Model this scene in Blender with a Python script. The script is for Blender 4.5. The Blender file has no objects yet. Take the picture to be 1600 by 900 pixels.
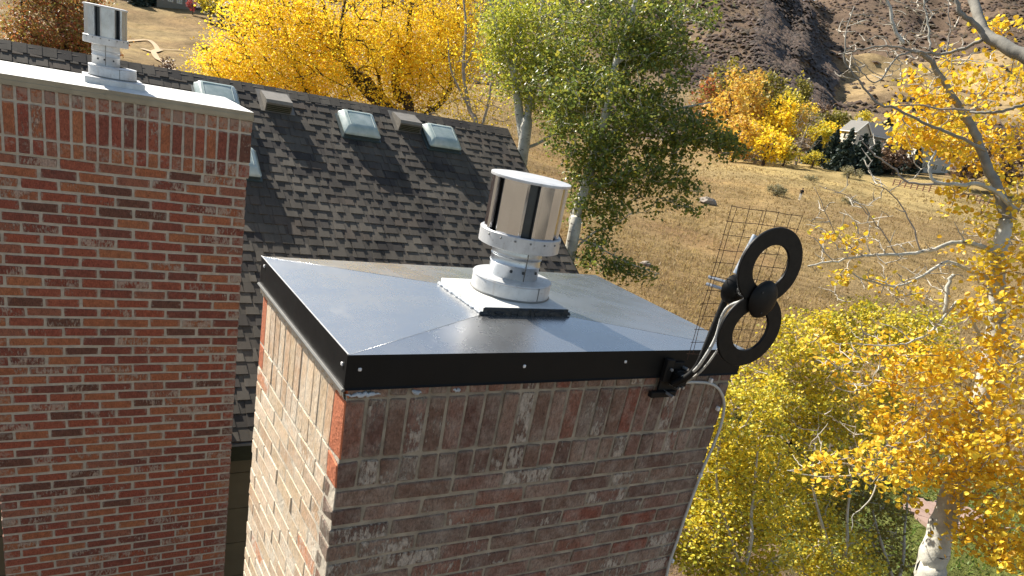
import bpy, math, random
import numpy as np
from mathutils import Vector, Matrix

SC = bpy.context.scene
COL = SC.collection
R = math.radians
random.seed(7)

# ------------------------------------------------------------------ camera
F_PX = 1149.477
CAM = np.array([-0.72459, -1.84885, 1.20328])
YAW, PITCH, ROLL = 0.60772, -0.36803, 0.20361
_f = np.array([math.sin(YAW) * math.cos(PITCH), math.cos(YAW) * math.cos(PITCH), math.sin(PITCH)])
_r0 = np.array([math.cos(YAW), -math.sin(YAW), 0.0])
_u0 = np.cross(_r0, _f)
_r = math.cos(ROLL) * _r0 + math.sin(ROLL) * _u0
_u = -math.sin(ROLL) * _r0 + math.cos(ROLL) * _u0
cd = bpy.data.cameras.new('camera')
cam = bpy.data.objects.new('camera', cd)
COL.objects.link(cam)
cd.sensor_width = 36.0
cd.lens = F_PX / 1600 * 36
cd.shift_y = 150 / 1600
cd.clip_start = 0.05
cd.clip_end = 6000
cam.matrix_world = Matrix(((_r[0], _u[0], -_f[0], CAM[0]), (_r[1], _u[1], -_f[1], CAM[1]),
                           (_r[2], _u[2], -_f[2], CAM[2]), (0, 0, 0, 1)))
SC.camera = cam

# ------------------------------------------------------------------ light
SUN_AZ, SUN_EL = R(-19), R(37.9)          # azimuth from +y towards +x
SUN = Vector((math.sin(SUN_AZ) * math.cos(SUN_EL), math.cos(SUN_AZ) * math.cos(SUN_EL), math.sin(SUN_EL)))
world = bpy.data.worlds.new('World')
SC.world = world
world.use_nodes = True
wn = world.node_tree
bg = wn.nodes['Background']
sky = wn.nodes.new('ShaderNodeTexSky')
sky.sky_type = 'NISHITA'
sky.sun_disc = False
sky.sun_elevation = SUN_EL
sky.sun_rotation = SUN_AZ
sky.altitude = 1700
sky.dust_density = 1.6
wb = wn.nodes.new('ShaderNodeMix'); wb.data_type = 'RGBA'; wb.blend_type = 'MULTIPLY'
wb.inputs[0].default_value = 1.0; wb.inputs[7].default_value = (1.12, 1.0, .84, 1)     # camera white balance
wn.links.new(sky.outputs[0], wb.inputs[6])
wn.links.new(wb.outputs[2], bg.inputs[0])
bg.inputs[1].default_value = 0.09
sl = bpy.data.lights.new('sun', 'SUN')
sun = bpy.data.objects.new('sun', sl)
COL.objects.link(sun)
sl.energy = 5.0
sl.angle = R(0.5)
sl.color = (1.0, 0.93, 0.82)
sun.rotation_euler = SUN.to_track_quat('Z', 'Y').to_euler()
SC.view_settings.view_transform = 'Standard'
SC.view_settings.look = 'None'
SC.view_settings.exposure = 1.08
SC.view_settings.gamma = 1.0
SC.cycles.max_bounces = 8
SC.cycles.transparent_max_bounces = 8
SC.cycles.use_denoising = True


# ------------------------------------------------------------------ helpers
def ray(px, py):
    d = _f * F_PX + _r * (px - 800) - _u * (py - 600)
    return d / np.linalg.norm(d)


def at(px, py, axis, val):
    "point of the photograph's pixel (1600x900) on the plane axis=val"
    d = ray(px, py)
    return CAM + d * (val - CAM[axis]) / d[axis]


def dep(px, py, depth):
    "point at a depth (m) along the view axis"
    d = ray(px, py)
    return CAM + d * depth / (d @ _f)


def project(X):
    d = np.asarray(X) - CAM
    z = d @ _f
    return 800 + F_PX * (d @ _r) / z, 600 - F_PX * (d @ _u) / z, z


def tag(o, label=None, cat=None, group=None, kind=None):
    if label: o['label'] = label
    if cat: o['category'] = cat
    if group: o['group'] = group
    if kind: o['kind'] = kind
    return o


def empty(name, loc, label, cat, group=None):
    o = bpy.data.objects.new(name, None)
    COL.objects.link(o)
    o.location = loc
    o.empty_display_size = 0.2
    o['base'] = 1
    del o['base']
    return tag(o, label, cat, group)


def link(name, me, parent=None, mat=None):
    o = bpy.data.objects.new(name, me)
    COL.objects.link(o)
    if parent is not None:
        o.parent = parent
        if parent.type == 'EMPTY' or True:
            o.matrix_parent_inverse = Matrix.Identity(4)
            pw = world_loc(parent)
            o.location = (-pw[0], -pw[1], -pw[2])
    if mat is not None:
        if len(me.materials) == 0:
            me.materials.append(mat)
    return o


def world_loc(o):
    "all parents are unrotated: the world offset is the sum of locations"
    v = Vector((0, 0, 0))
    while o is not None:
        v += o.location
        o = o.parent
    return v


def put(o, loc, rot=None, scale=None):
    "place a mesh modelled about its own origin at a world point under its parent"
    pw = world_loc(o.parent) if o.parent else Vector((0, 0, 0))
    o.location = Vector(loc) - pw
    if rot is not None: o.rotation_euler = rot
    if scale is not None: o.scale = scale
    return o


def mesh_np(name, V, faces_flat, sizes, mat=None, smooth=False, rnd=None, col=None):
    "fast mesh: V (n,3), flat index list, per-face sizes"
    me = bpy.data.meshes.new(name)
    V = np.asarray(V, dtype=np.float32)
    F = np.asarray(faces_flat, dtype=np.int32)
    S = np.asarray(sizes, dtype=np.int32)
    me.vertices.add(len(V)); me.vertices.foreach_set('co', V.ravel())
    me.loops.add(len(F)); me.loops.foreach_set('vertex_index', F)
    me.polygons.add(len(S))
    st = np.concatenate(([0], np.cumsum(S)[:-1])).astype(np.int32)
    me.polygons.foreach_set('loop_start', st)
    me.polygons.foreach_set('loop_total', S)
    me.polygons.foreach_set('use_smooth', np.full(len(S), bool(smooth)))
    me.update(calc_edges=True)
    if rnd is not None:
        a = me.attributes.new('rnd', 'FLOAT', 'FACE')
        a.data.foreach_set('value', np.asarray(rnd, dtype=np.float32))
    if col is not None:
        a = me.attributes.new('tint', 'FLOAT_COLOR', 'POINT')
        c = np.ones((len(V), 4), dtype=np.float32); c[:, :3] = col
        a.data.foreach_set('color', c.ravel())
    if mat is not None: me.materials.append(mat)
    return me


class MB:
    "collects simple shapes into one mesh"
    def __init__(s): s.v, s.f, s.rn, s.n = [], [], [], 0

    def add(s, V, faces, rnd=0.0):
        V = np.asarray(V, dtype=float)
        for q in faces: s.f.append([i + s.n for i in q]); s.rn.append(rnd)
        s.v.append(V); s.n += len(V)
        return s

    def box(s, x0, x1, y0, y1, z0, z1, rnd=0.0):
        V = [(x, y, z) for x in (x0, x1) for y in (y0, y1) for z in (z0, z1)]
        return s.add(V, [(0, 1, 3, 2), (4, 6, 7, 5), (0, 4, 5, 1), (2, 3, 7, 6), (0, 2, 6, 4), (1, 5, 7, 3)], rnd)

    def cbox(s, c, h, b=0.004, jit=0.0, rng=None, rnd=0.0):
        "chamfered box of half sizes h about c, 26 faces"
        V, F = chamfer(h, b, jit, rng)
        return s.add(V + np.asarray(c), F, rnd)

    def tube(s, P, rad, n=8, caps=True, rnd=0.0):
        P = np.asarray(P, dtype=float)
        rad = np.broadcast_to(np.asarray(rad, dtype=float), (len(P),))
        T = np.gradient(P, axis=0)
        T /= np.linalg.norm(T, axis=1)[:, None] + 1e-12
        ref = np.array([0, 0, 1.0]) if abs(T[0][2]) < .9 else np.array([1.0, 0, 0])
        N = np.cross(T, ref); N /= np.linalg.norm(N, axis=1)[:, None] + 1e-12
        for i in range(1, len(P)):
            N[i] = N[i - 1] - T[i] * (N[i - 1] @ T[i])
            N[i] /= np.linalg.norm(N[i]) + 1e-12
        B = np.cross(T, N)
        a = np.arange(n) * 2 * math.pi / n
        V = (P[:, None] + rad[:, None, None] * (np.cos(a)[None, :, None] * N[:, None] + np.sin(a)[None, :, None] * B[:, None])).reshape(-1, 3)
        F = []
        for i in range(len(P) - 1):
            for j in range(n):
                k = (j + 1) % n
                F.append((i * n + j, i * n + k, (i + 1) * n + k, (i + 1) * n + j))
        if caps:
            F.append(tuple(range(n - 1, -1, -1)))
            F.append(tuple((len(P) - 1) * n + j for j in range(n)))
        return s.add(V, F, rnd)

    def lathe(s, prof, c=(0, 0, 0), n=48, a0=0, a1=2 * math.pi, rnd=0.0):
        full = abs(a1 - a0 - 2 * math.pi) < 1e-6
        m = n if full else n + 1
        A = a0 + (a1 - a0) * np.arange(m) / n
        V = [(c[0] + r * math.cos(t), c[1] + r * math.sin(t), c[2] + z) for r, z in prof for t in A]
        F = []
        for i in range(len(prof) - 1):
            for j in range(n):
                k = (j + 1) % m
                F.append((i * m + j, i * m + k, (i + 1) * m + k, (i + 1) * m + j))
        return s.add(V, F, rnd)

    def disc(s, c, r, n=32, up=True):
        V = [(c[0] + r * math.cos(2 * math.pi * j / n), c[1] + r * math.sin(2 * math.pi * j / n), c[2]) for j in range(n)]
        return s.add(V, [tuple(range(n)) if up else tuple(range(n - 1, -1, -1))])

    def mesh(s, name, mat=None, smooth=False):
        V = np.concatenate(s.v)
        flat = [i for q in s.f for i in q]
        me = mesh_np(name, V, flat, [len(q) for q in s.f], mat, smooth, rnd=s.rn)
        return me

    def build(s, name, mat, parent=None, smooth=False, sharp=None):
        me = s.mesh(name, mat, smooth)
        if smooth and sharp is not None:
            me.set_sharp_from_angle(angle=R(sharp))
        return link(name, me, parent)


def chamfer(h, b, jit=0.0, rng=None, jv=(1, 1, 1)):
    hx, hy, hz = h
    V, idx = [], {}
    for sx in (-1, 1):
        for sy in (-1, 1):
            for sz in (-1, 1):
                for k in range(3):
                    p = [sx * (hx - b), sy * (hy - b), sz * (hz - b)]
                    p[k] = (sx, sy, sz)[k] * (hx, hy, hz)[k]
                    idx[(sx, sy, sz, k)] = len(V); V.append(p)
    V = np.array(V)
    if jit:
        # jitter whole corners so that faces stay sound
        for c in range(8):
            V[c * 3:c * 3 + 3] += rng.normal(0, jit, 3) * np.array(jv)
            V[c * 3:c * 3 + 3] += rng.normal(0, jit * .35, (3, 3))
    F = []
    S = (-1, 1)
    def q(a): return idx[a]
    for s in S:
        F.append([q((s, -1, -1, 0)), q((s, 1, -1, 0)), q((s, 1, 1, 0)), q((s, -1, 1, 0))][::s])
        F.append([q((-1, s, -1, 1)), q((-1, s, 1, 1)), q((1, s, 1, 1)), q((1, s, -1, 1))][::s])
        F.append([q((-1, -1, s, 2)), q((1, -1, s, 2)), q((1, 1, s, 2)), q((-1, 1, s, 2))][::s])
    for a in S:
        for b_ in S:
            F.append([q((a, b_, -1, 0)), q((a, b_, -1, 1)), q((a, b_, 1, 1)), q((a, b_, 1, 0))][::a * b_])
            F.append([q((a, -1, b_, 0)), q((a, 1, b_, 0)), q((a, 1, b_, 2)), q((a, -1, b_, 2))][::a * b_])
            F.append([q((-1, a, b_, 1)), q((-1, a, b_, 2)), q((1, a, b_, 2)), q((1, a, b_, 1))][::a * b_])
            for c in S:
                F.append([q((a, b_, c, 0)), q((a, b_, c, 1)), q((a, b_, c, 2))][::a * b_ * c])
    return V, F


# ------------------------------------------------------------------ materials
class NT:
    def __init__(s, name):
        s.m = bpy.data.materials.new(name)
        s.m.use_nodes = True
        s.t = s.m.node_tree
        s.b = s.t.nodes['Principled BSDF']
        s.out = s.t.nodes['Material Output']

    def n(s, typ, **kw):
        nd = s.t.nodes.new('ShaderNode' + typ)
        for k, v in kw.items():
            if k.startswith('_'): setattr(nd, k[1:], v)
            else:
                key = k.replace('__', ' ')
                if key.isdigit(): key = int(key)
                if key.__class__ is str and key.startswith('i') and key[1:].isdigit(): key = int(key[1:])
                sock = nd.inputs[key]
                if isinstance(v, bpy.types.NodeSocket): s.t.links.new(v, sock)
                else: sock.default_value = v
        return nd

    def set(s, **kw):
        for k, v in kw.items():
            sock = s.b.inputs[k.replace('__', ' ')]
            if isinstance(v, bpy.types.NodeSocket): s.t.links.new(v, sock)
            else: sock.default_value = v
        return s

    def pos(s): return s.n('NewGeometry').outputs['Position']

    def noise(s, scale, detail=4, rough=.55, vec=None, stretch=None, dim=None, off=None):
        vec = vec or s.pos()
        if stretch: vec = s.n('Mapping', Vector=vec, Scale=stretch).outputs[0]
        if off is not None:
            vec = s.n('VectorMath', _operation='ADD', i0=vec, i1=off).outputs[0]
        return s.n('TexNoise', Vector=vec, Scale=scale, Detail=detail, Roughness=rough).outputs[0]

    def ramp(s, fac, stops, interp='LINEAR'):
        nd = s.n('ValToRGB', Fac=fac)
        cr = nd.color_ramp; cr.interpolation = interp
        while len(cr.elements) > 1: cr.elements.remove(cr.elements[0])
        cr.elements[0].position = stops[0][0]; cr.elements[0].color = c4(stops[0][1])
        for p, c in stops[1:]:
            e = cr.elements.new(p); e.color = c4(c)
        return nd.outputs[0]

    def mix(s, fac, a, b, mode='MIX'):
        nd = s.t.nodes.new('ShaderNodeMix'); nd.data_type = 'RGBA'; nd.blend_type = mode
        for k, v in ((0, fac), (6, a), (7, b)):
            if isinstance(v, bpy.types.NodeSocket): s.t.links.new(v, nd.inputs[k])
            else: nd.inputs[k].default_value = c4(v) if k else v
        return nd.outputs[2]

    def math(s, op, a, b=0.0, clamp=False):
        nd = s.n('Math', _operation=op, _use_clamp=clamp)
        for i, v in enumerate((a, b)):
            if isinstance(v, bpy.types.NodeSocket): s.t.links.new(v, nd.inputs[i])
            else: nd.inputs[i].default_value = v
        return nd.outputs[0]

    def bump(s, h, strength=.5, dist=.01):
        nd = s.n('Bump', Height=h, Strength=strength, Distance=dist)
        s.t.links.new(nd.outputs[0], s.b.inputs['Normal'])
        return s


def c4(c):
    if isinstance(c, (int, float)): return (c, c, c, 1)
    return (c[0], c[1], c[2], 1)


def rnd_value(t):
    "a random per object plus the mesh's own face value"
    a = t.n('Attribute', _attribute_name='rnd').outputs['Fac']
    o = t.n('ObjectInfo').outputs['Random']
    return t.math('FRACT', t.math('ADD', a, o))


def brick_material(name, pal, streak, streak_col, dirt, white=0.0, axis='X', smear=.5, smear_col=(.34, .30, .24), bump=.012):
    t = NT(name)
    r = rnd_value(t)
    base = t.ramp(r, pal, 'CONSTANT')
    r2 = t.math('FRACT', t.math('MULTIPLY', r, 17.3))
    r3 = t.math('FRACT', t.math('MULTIPLY', r, 43.7))
    off = t.n('CombineXYZ', X=t.math('MULTIPLY', r2, 9.0), Y=t.math('MULTIPLY', r3, 7.0), Z=t.math('MULTIPLY', r, 5.0)).outputs[0]
    big = t.noise(22, 3, .6, off=off)
    base = t.mix(t.math('MULTIPLY', big, .75), base, t.mix(1.0, base, (1.35, 1.15, 1.05), 'MULTIPLY'))
    blot = t.ramp(t.noise(34, 4, .65, off=off), [(.42, (0, 0, 0)), (.62, (1, 1, 1))])
    base = t.mix(t.math('MULTIPLY', blot, .55), base, t.mix(1.0, base, dirt, 'MULTIPLY'))
    # raked, lime-washed faces: irregular pale streaks on some of the bricks
    sn = t.noise(55, 5, .7, stretch=(1.6, 1.6, .55), off=off)
    sn2 = t.noise(14, 2, .5, off=off)
    sm = t.math('ADD', t.math('MULTIPLY', sn, .7), t.math('MULTIPLY', sn2, .45))
    thr = t.math('SUBTRACT', .78, t.math('MULTIPLY', t.math('MAXIMUM', t.math('SUBTRACT', r2, 1 - streak), 0.0), .26 / max(streak, .01)))
    mask = t.math('MULTIPLY', t.math('SUBTRACT', sm, thr), 14.0, clamp=True)
    base = t.mix(t.math('MULTIPLY', mask, .8), base, streak_col)
    if white:
        wm = t.ramp(t.noise(9, 5, .7), [(.45, (0, 0, 0)), (.66, (1, 1, 1))])
        base = t.mix(t.math('MULTIPLY', wm, white), base, streak_col)
    fine = t.noise(110, 5, .75, stretch=(1.5, 1.5, .6), off=off)
    base = t.mix(1.0, base, t.ramp(fine, [(.28, .50), (.5, 1.0), (.75, 1.45)]), 'MULTIPLY')
    pit = t.ramp(t.noise(75, 3, .6, off=off), [(.30, (1, 1, 1)), (.38, (0, 0, 0))])
    base = t.mix(t.math('MULTIPLY', pit, .6), base, t.mix(1.0, base, (.35, .33, .32), 'MULTIPLY'))
    # mortar smeared over the edges of the brick
    sx = t.n('SeparateXYZ', Vector=t.n('TexCoord').outputs['Generated'])
    ed = []
    for ax in (axis, 'Z'):
        c_ = sx.outputs[ax]
        ed.append(t.math('MINIMUM', c_, t.math('SUBTRACT', 1.0, c_)))
    d_ = t.math('MINIMUM', ed[0], ed[1])
    sm_ = t.math('SUBTRACT', t.math('ADD', d_, t.math('MULTIPLY', t.noise(38, 4, .65, off=off), .42)), .215)
    em = t.math('SUBTRACT', 1.0, t.math('MULTIPLY', sm_, 16.0, clamp=True), clamp=True)
    base = t.mix(t.math('MULTIPLY', em, smear), base, smear_col)
    t.set(Base__Color=base, Roughness=.92, Specular__IOR__Level=.25)
    h = t.math('ADD', t.math('MULTIPLY', t.noise(60, 6, .75, stretch=(1.3, 1.3, .5), off=off), 1.0), t.math('MULTIPLY', mask, .3))
    t.bump(h, 1.0, bump)
    return t.m


def simple(name, col, rough=.6, metal=0.0, spec=.5, var=.25, scale=18, bump=0.0, bscale=120, coat=0.0):
    t = NT(name)
    c = t.mix(1.0, col, t.ramp(t.noise(scale, 5, .6), [(.25, 1 - var), (.75, 1 + var)]), 'MULTIPLY')
    rg = t.math('ADD', rough, t.math('MULTIPLY', t.math('SUBTRACT', t.noise(scale * 1.7, 4, .6), .5), .35), clamp=True)
    t.set(Base__Color=c, Roughness=rg, Metallic=metal, Specular__IOR__Level=spec, Coat__Weight=coat)
    if bump: t.bump(t.noise(bscale, 4, .6), bump, .004)
    return t.m


MAT = {}
MAT['brick_red'] = brick_material('weathered_red_brick',
    [(0, (.33, .105, .064)), (.16, (.25, .088, .062)), (.30, (.38, .150, .078)), (.46, (.30, .095, .064)),
     (.58, (.165, .082, .060)), (.63, (.33, .112, .070)), (.75, (.39, .165, .084)), (.85, (.215, .086, .064)), (.92, (.31, .135, .088))],
    .55, (.50, .39, .31), (.60, .62, .68), smear=.45, smear_col=(.42, .37, .30))
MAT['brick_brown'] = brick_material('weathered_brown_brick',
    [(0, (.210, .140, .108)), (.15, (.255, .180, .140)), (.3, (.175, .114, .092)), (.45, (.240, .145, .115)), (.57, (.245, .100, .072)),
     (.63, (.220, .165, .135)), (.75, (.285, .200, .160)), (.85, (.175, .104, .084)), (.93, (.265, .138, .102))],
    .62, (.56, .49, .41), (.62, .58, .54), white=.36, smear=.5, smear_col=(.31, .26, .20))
MAT['brick_cream'] = brick_material('sunlit_mineral_side_brick',
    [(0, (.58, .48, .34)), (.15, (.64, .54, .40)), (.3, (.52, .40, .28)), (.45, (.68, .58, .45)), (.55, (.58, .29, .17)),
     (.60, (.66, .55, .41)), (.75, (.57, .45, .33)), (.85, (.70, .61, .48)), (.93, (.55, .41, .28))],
    .5, (.74, .67, .55), (.85, .78, .66), white=.5, axis='Y', smear=.6, smear_col=(.66, .60, .48), bump=.003)  # cream holds the side's sun brightness as well as white mineral
MAT['brick_corner'] = simple('sunlit_corner_brick', (.50, .16, .075), .9, var=.3, scale=40, bump=.8, bscale=90)  # sunlight on the brick's outer end, put into its colour as orange
MAT['mortar'] = simple('grey_tan_mortar', (.46, .41, .335), .95, var=.22, scale=30, bump=.8, bscale=110)
MAT['mortar_brown'] = simple('weathered_mortar', (.32, .27, .205), .95, var=.45, scale=14, bump=.9, bscale=100)
MAT['mortar_pale'] = simple('wash_and_sunlit_mortar', (.60, .53, .42), .95, var=.25, scale=25, bump=1.0, bscale=70)
def cap_metal():
    t = NT('dark_bronze_cap_metal')
    dust = t.ramp(t.noise(5, 6, .7), [(.40, (0, 0, 0)), (.72, (1, 1, 1))])
    streak = t.ramp(t.noise(16, 5, .7, stretch=(1.0, .25, 1)), [(.55, (0, 0, 0)), (.75, (1, 1, 1))])
    spots = t.ramp(t.noise(70, 2, .5), [(.70, (0, 0, 0)), (.74, (1, 1, 1))])
    c = t.mix(t.math('MULTIPLY', dust, .18), (.52, .52, .52), (.55, .54, .52))
    c = t.mix(t.math('MULTIPLY', streak, .08), c, (.44, .42, .39))
    c = t.mix(t.math('MULTIPLY', spots, .08), c, (.5, .49, .46))
    rg = t.math('ADD', .25, t.math('ADD', t.math('MULTIPLY', dust, .07), t.math('MULTIPLY', streak, .06)))
    t.set(Base__Color=c, Roughness=rg, Metallic=t.math('SUBTRACT', .92, t.math('MULTIPLY', spots, .06)))
    t.bump(t.noise(3.5, 2, .5), .2, .02)
    return t.m


MAT['black_metal'] = cap_metal()
MAT['skirt_metal'] = simple('black_painted_metal', (.010, .010, .010), .5, 0.0, .18, var=.15, scale=9)
MAT['cream_metal'] = simple('cream_painted_metal', (.33, .285, .20), .6, 0.0, .4, var=.22, scale=7, bump=.1)
MAT['white_metal'] = simple('white_painted_metal', (.68, .68, .65), .5, 0.0, .4, var=.16, scale=9)
MAT['galv'] = simple('galvanised_steel', (.50, .53, .56), .42, .75, .5, var=.16, scale=24)
MAT['galv_pale'] = simple('pale_galvanised_steel', (.54, .55, .56), .5, .35, .5, var=.12, scale=14)
def steel_mat():
    t = NT('polished_steel')
    n = t.noise(22, 4, .6, stretch=(1, 1, .3))
    t.set(Base__Color=t.ramp(n, [(.25, (.60, .61, .64)), (.75, (.74, .74, .76))]), Roughness=t.math('ADD', .10, t.math('MULTIPLY', n, .14)), Metallic=1.0)
    t.bump(t.noise(6, 2, .5, stretch=(1, 1, .4)), .25, .01)
    return t.m


MAT['steel'] = steel_mat()
MAT['dark_steel'] = simple('dark_inner_steel', (.06, .07, .08), .35, .8, .5, var=.2)
MAT['black_plastic'] = simple('matt_black_plastic', (.009, .009, .009), .5, 0, .2, var=.35, scale=30)
MAT['tar'] = simple('black_sealant', (.015, .017, .02), .35, 0, .5, var=.4, scale=60, bump=1.0, bscale=60)
MAT['caulk'] = simple('pale_sealant', (.46, .50, .55), .6, 0, .3, var=.4, scale=60, bump=1.0, bscale=60)
MAT['wire'] = simple('rusty_wire', (.075, .04, .03), .6, .3, .4, var=.4, scale=50)
MAT['cable'] = simple('pale_grey_cable', (.50, .50, .47), .5, 0, .4, var=.15)
MAT['cable_clip'] = simple('white_clip', (.78, .78, .78), .5)
MAT['siding'] = simple('olive_siding', (.17, .14, .085), .7, 0, .3, var=.1, scale=6)
MAT['trim_dark'] = simple('dark_green_trim', (.035, .038, .02), .6, 0, .3, var=.2)
MAT['drip'] = simple('grey_drip_edge', (.20, .20, .19), .5, .3, .5, var=.2)
MAT['vent_brown'] = simple('grey_brown_vent_metal', (.20, .18, .15), .5, .2, .5, var=.2, scale=12)
MAT['dome_frame'] = simple('dark_dome_frame', (.055, .075, .075), .4, .2, .5, var=.2)


def dome_mat():
    t = NT('weathered_acrylic')
    c = t.mix(t.ramp(t.noise(7, 4, .6), [(.35, 0), (.7, 1)]), (.42, .53, .50), (.66, .74, .70))
    t.set(Base__Color=c, Roughness=.28, Transmission__Weight=.25, Coat__Weight=.4)
    return t.m


MAT['dome'] = dome_mat()


def stained(name, col, rough, metal, stain=(.30, .24, .17)):
    t = NT(name)
    c = t.mix(1.0, col, t.ramp(t.noise(14, 5, .65), [(.25, .80), (.75, 1.15)]), 'MULTIPLY')
    st = t.ramp(t.noise(26, 5, .7, stretch=(1.6, 1.6, .35)), [(.56, (0, 0, 0)), (.74, (1, 1, 1))])
    c = t.mix(t.math('MULTIPLY', st, .42), c, stain)
    sp = t.ramp(t.noise(120, 2, .5), [(.66, (0, 0, 0)), (.72, (1, 1, 1))])
    c = t.mix(t.math('MULTIPLY', sp, .4), c, (.16, .13, .10))
    rg = t.math('ADD', rough, t.math('MULTIPLY', st, .25))
    t.set(Base__Color=c, Roughness=rg, Metallic=t.math('MULTIPLY', t.math('SUBTRACT', 1.0, st), metal))
    t.bump(t.noise(9, 3, .5), .25, .01)
    return t.m


MAT['galv'] = stained('stained_galvanised_steel', (.52, .55, .58), .34, .8)
MAT['galv_pale'] = stained('stained_pale_steel', (.58, .59, .60), .45, .35)
MAT['white_metal'] = stained('weathered_white_metal', (.70, .70, .67), .5, .0, (.45, .41, .34))


def shingle_mat():
    t = NT('asphalt_shingle')
    r = rnd_value(t)
    base = t.ramp(r, [(0, (.082, .073, .062)), (.2, (.102, .090, .075)), (.4, (.070, .062, .055)), (.55, (.118, .104, .086)), (.7, (.088, .077, .065)),
                      (.82, (.052, .047, .044)), (.92, (.095, .079, .065))], 'CONSTANT')
    g = t.noise(420, 3, .7)
    base = t.mix(1.0, base, t.ramp(g, [(.3, .55), (.7, 1.5)]), 'MULTIPLY')
    m = t.noise(2.2, 6, .7, stretch=(1.6, .5, .5))
    base = t.mix(1.0, base, t.ramp(m, [(.25, .62), (.5, 1.0), (.75, 1.35)]), 'MULTIPLY')
    t.set(Base__Color=base, Roughness=.95, Specular__IOR__Level=.15)
    t.bump(g, .25, .0012)
    return t.m


MAT['shingle'] = shingle_mat()


def leaf_mat(name, pal, trans=.5, rough=.5):
    t = NT(name)
    a = t.n('Attribute', _attribute_name='rnd').outputs['Fac']
    o = t.n('ObjectInfo').outputs['Random']
    v = t.math('FRACT', t.math('ADD', a, t.math('MULTIPLY', o, .999)))
    n = len(pal)
    col = t.ramp(v, [(i / n, c) for i, c in enumerate(pal)], 'LINEAR')
    t.set(Base__Color=col, Roughness=rough, Specular__IOR__Level=.35)
    tr = t.n('BsdfTranslucent', Color=t.mix(1.0, col, (1.10, 1.10, .92), 'MULTIPLY'))
    mx = t.n('MixShader', Fac=trans)
    t.t.links.new(t.b.outputs[0], mx.inputs[1])
    t.t.links.new(tr.outputs[0], mx.inputs[2])
    t.t.links.new(mx.outputs[0], t.out.inputs[0])
    return t.m


MAT['leaf_gold'] = leaf_mat('golden_leaves', [(.88, .63, .04), (.92, .73, .055), (.86, .55, .03), (.93, .80, .10), (.76, .58, .05), (.90, .64, .04)])
MAT['leaf_aspen'] = leaf_mat('yellow_aspen_leaves', [(.90, .67, .055), (.93, .76, .09), (.88, .58, .04), (.82, .70, .09), (.92, .66, .05), (.56, .38, .06), (.86, .50, .035)], .36)
MAT['leaf_lime'] = leaf_mat('yellow_green_leaves', [(.86, .70, .06), (.90, .74, .08), (.58, .56, .07), (.90, .62, .04), (.36, .40, .06), (.84, .60, .04), (.62, .62, .08), (.30, .26, .05)], .36)
MAT['leaf_green'] = leaf_mat('green_aspen_leaves', [(.145, .195, .055), (.20, .25, .06), (.10, .145, .04), (.32, .34, .06), (.165, .22, .055), (.12, .165, .04), (.40, .36, .06)], .40, .35)
MAT['leaf_greenlight'] = leaf_mat('light_green_aspen_leaves', [(.40, .44, .07), (.50, .50, .075), (.27, .33, .06), (.62, .53, .06), (.33, .38, .06)], .45, .4)
MAT['leaf_rust'] = leaf_mat('rusty_leaves', [(.44, .13, .06), (.50, .23, .07), (.34, .19, .07), (.42, .33, .09), (.26, .16, .07), (.48, .11, .07), (.32, .29, .08)], .4)
MAT['leaf_orange'] = leaf_mat('orange_leaves', [(.72, .42, .09), (.76, .50, .10), (.62, .34, .08), (.70, .54, .12)], .4)
MAT['leaf_olive'] = leaf_mat('olive_leaves', [(.20, .19, .045), (.27, .25, .05), (.14, .14, .04), (.34, .28, .05)], .35)
MAT['leaf_crimson'] = leaf_mat('crimson_leaves', [(.42, .05, .06), (.50, .08, .08), (.34, .05, .05)], .4)
MAT['leaf_brown'] = leaf_mat('brown_scrub_leaves', [(.20, .13, .10), (.26, .18, .13), (.15, .10, .085), (.24, .15, .09)], .25)
MAT['leaf_spruce'] = leaf_mat('spruce_needles', [(.030, .050, .038), (.045, .068, .052), (.02, .035, .028), (.06, .085, .065)], .1)
MAT['leaf_juniper'] = leaf_mat('juniper_needles', [(.035, .05, .02), (.05, .065, .025), (.022, .034, .016)], .1)
MAT['sage'] = leaf_mat('sagebrush', [(.26, .25, .15), (.33, .31, .19), (.20, .19, .11), (.38, .33, .18)], .25)
MAT['drygrass'] = leaf_mat('dry_grass', [(.32, .225, .105), (.38, .275, .14), (.25, .165, .08), (.43, .325, .165)], .35)
MAT['greengrass'] = leaf_mat('green_grass', [(.10, .17, .03), (.15, .22, .04), (.22, .23, .05)], .3)
MAT['scrub'] = leaf_mat('oak_scrub', [(.145, .102, .080), (.17, .120, .092), (.12, .086, .068), (.155, .106, .070), (.13, .102, .070)], .35)
MAT['scrub_dark'] = leaf_mat('dark_shaded_scrub', [(.135, .100, .078), (.165, .120, .092), (.105, .082, .064)], .25)  # dark vegetation, colour also deepened for the hill face's shade


def bark_white():
    t = NT('white_aspen_bark')
    n1 = t.noise(9, 4, .6)
    c = t.ramp(n1, [(.3, (.38, .37, .31)), (.7, (.60, .58, .51))])
    scar = t.ramp(t.noise(13, 3, .6, stretch=(.5, .5, 2.4)), [(.62, (0, 0, 0)), (.68, (1, 1, 1))])
    c = t.mix(scar, c, (.06, .05, .045))
    t.set(Base__Color=c, Roughness=.8, Specular__IOR__Level=.2)
    t.bump(t.noise(40, 4, .6), .5, .01)
    return t.m


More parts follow.
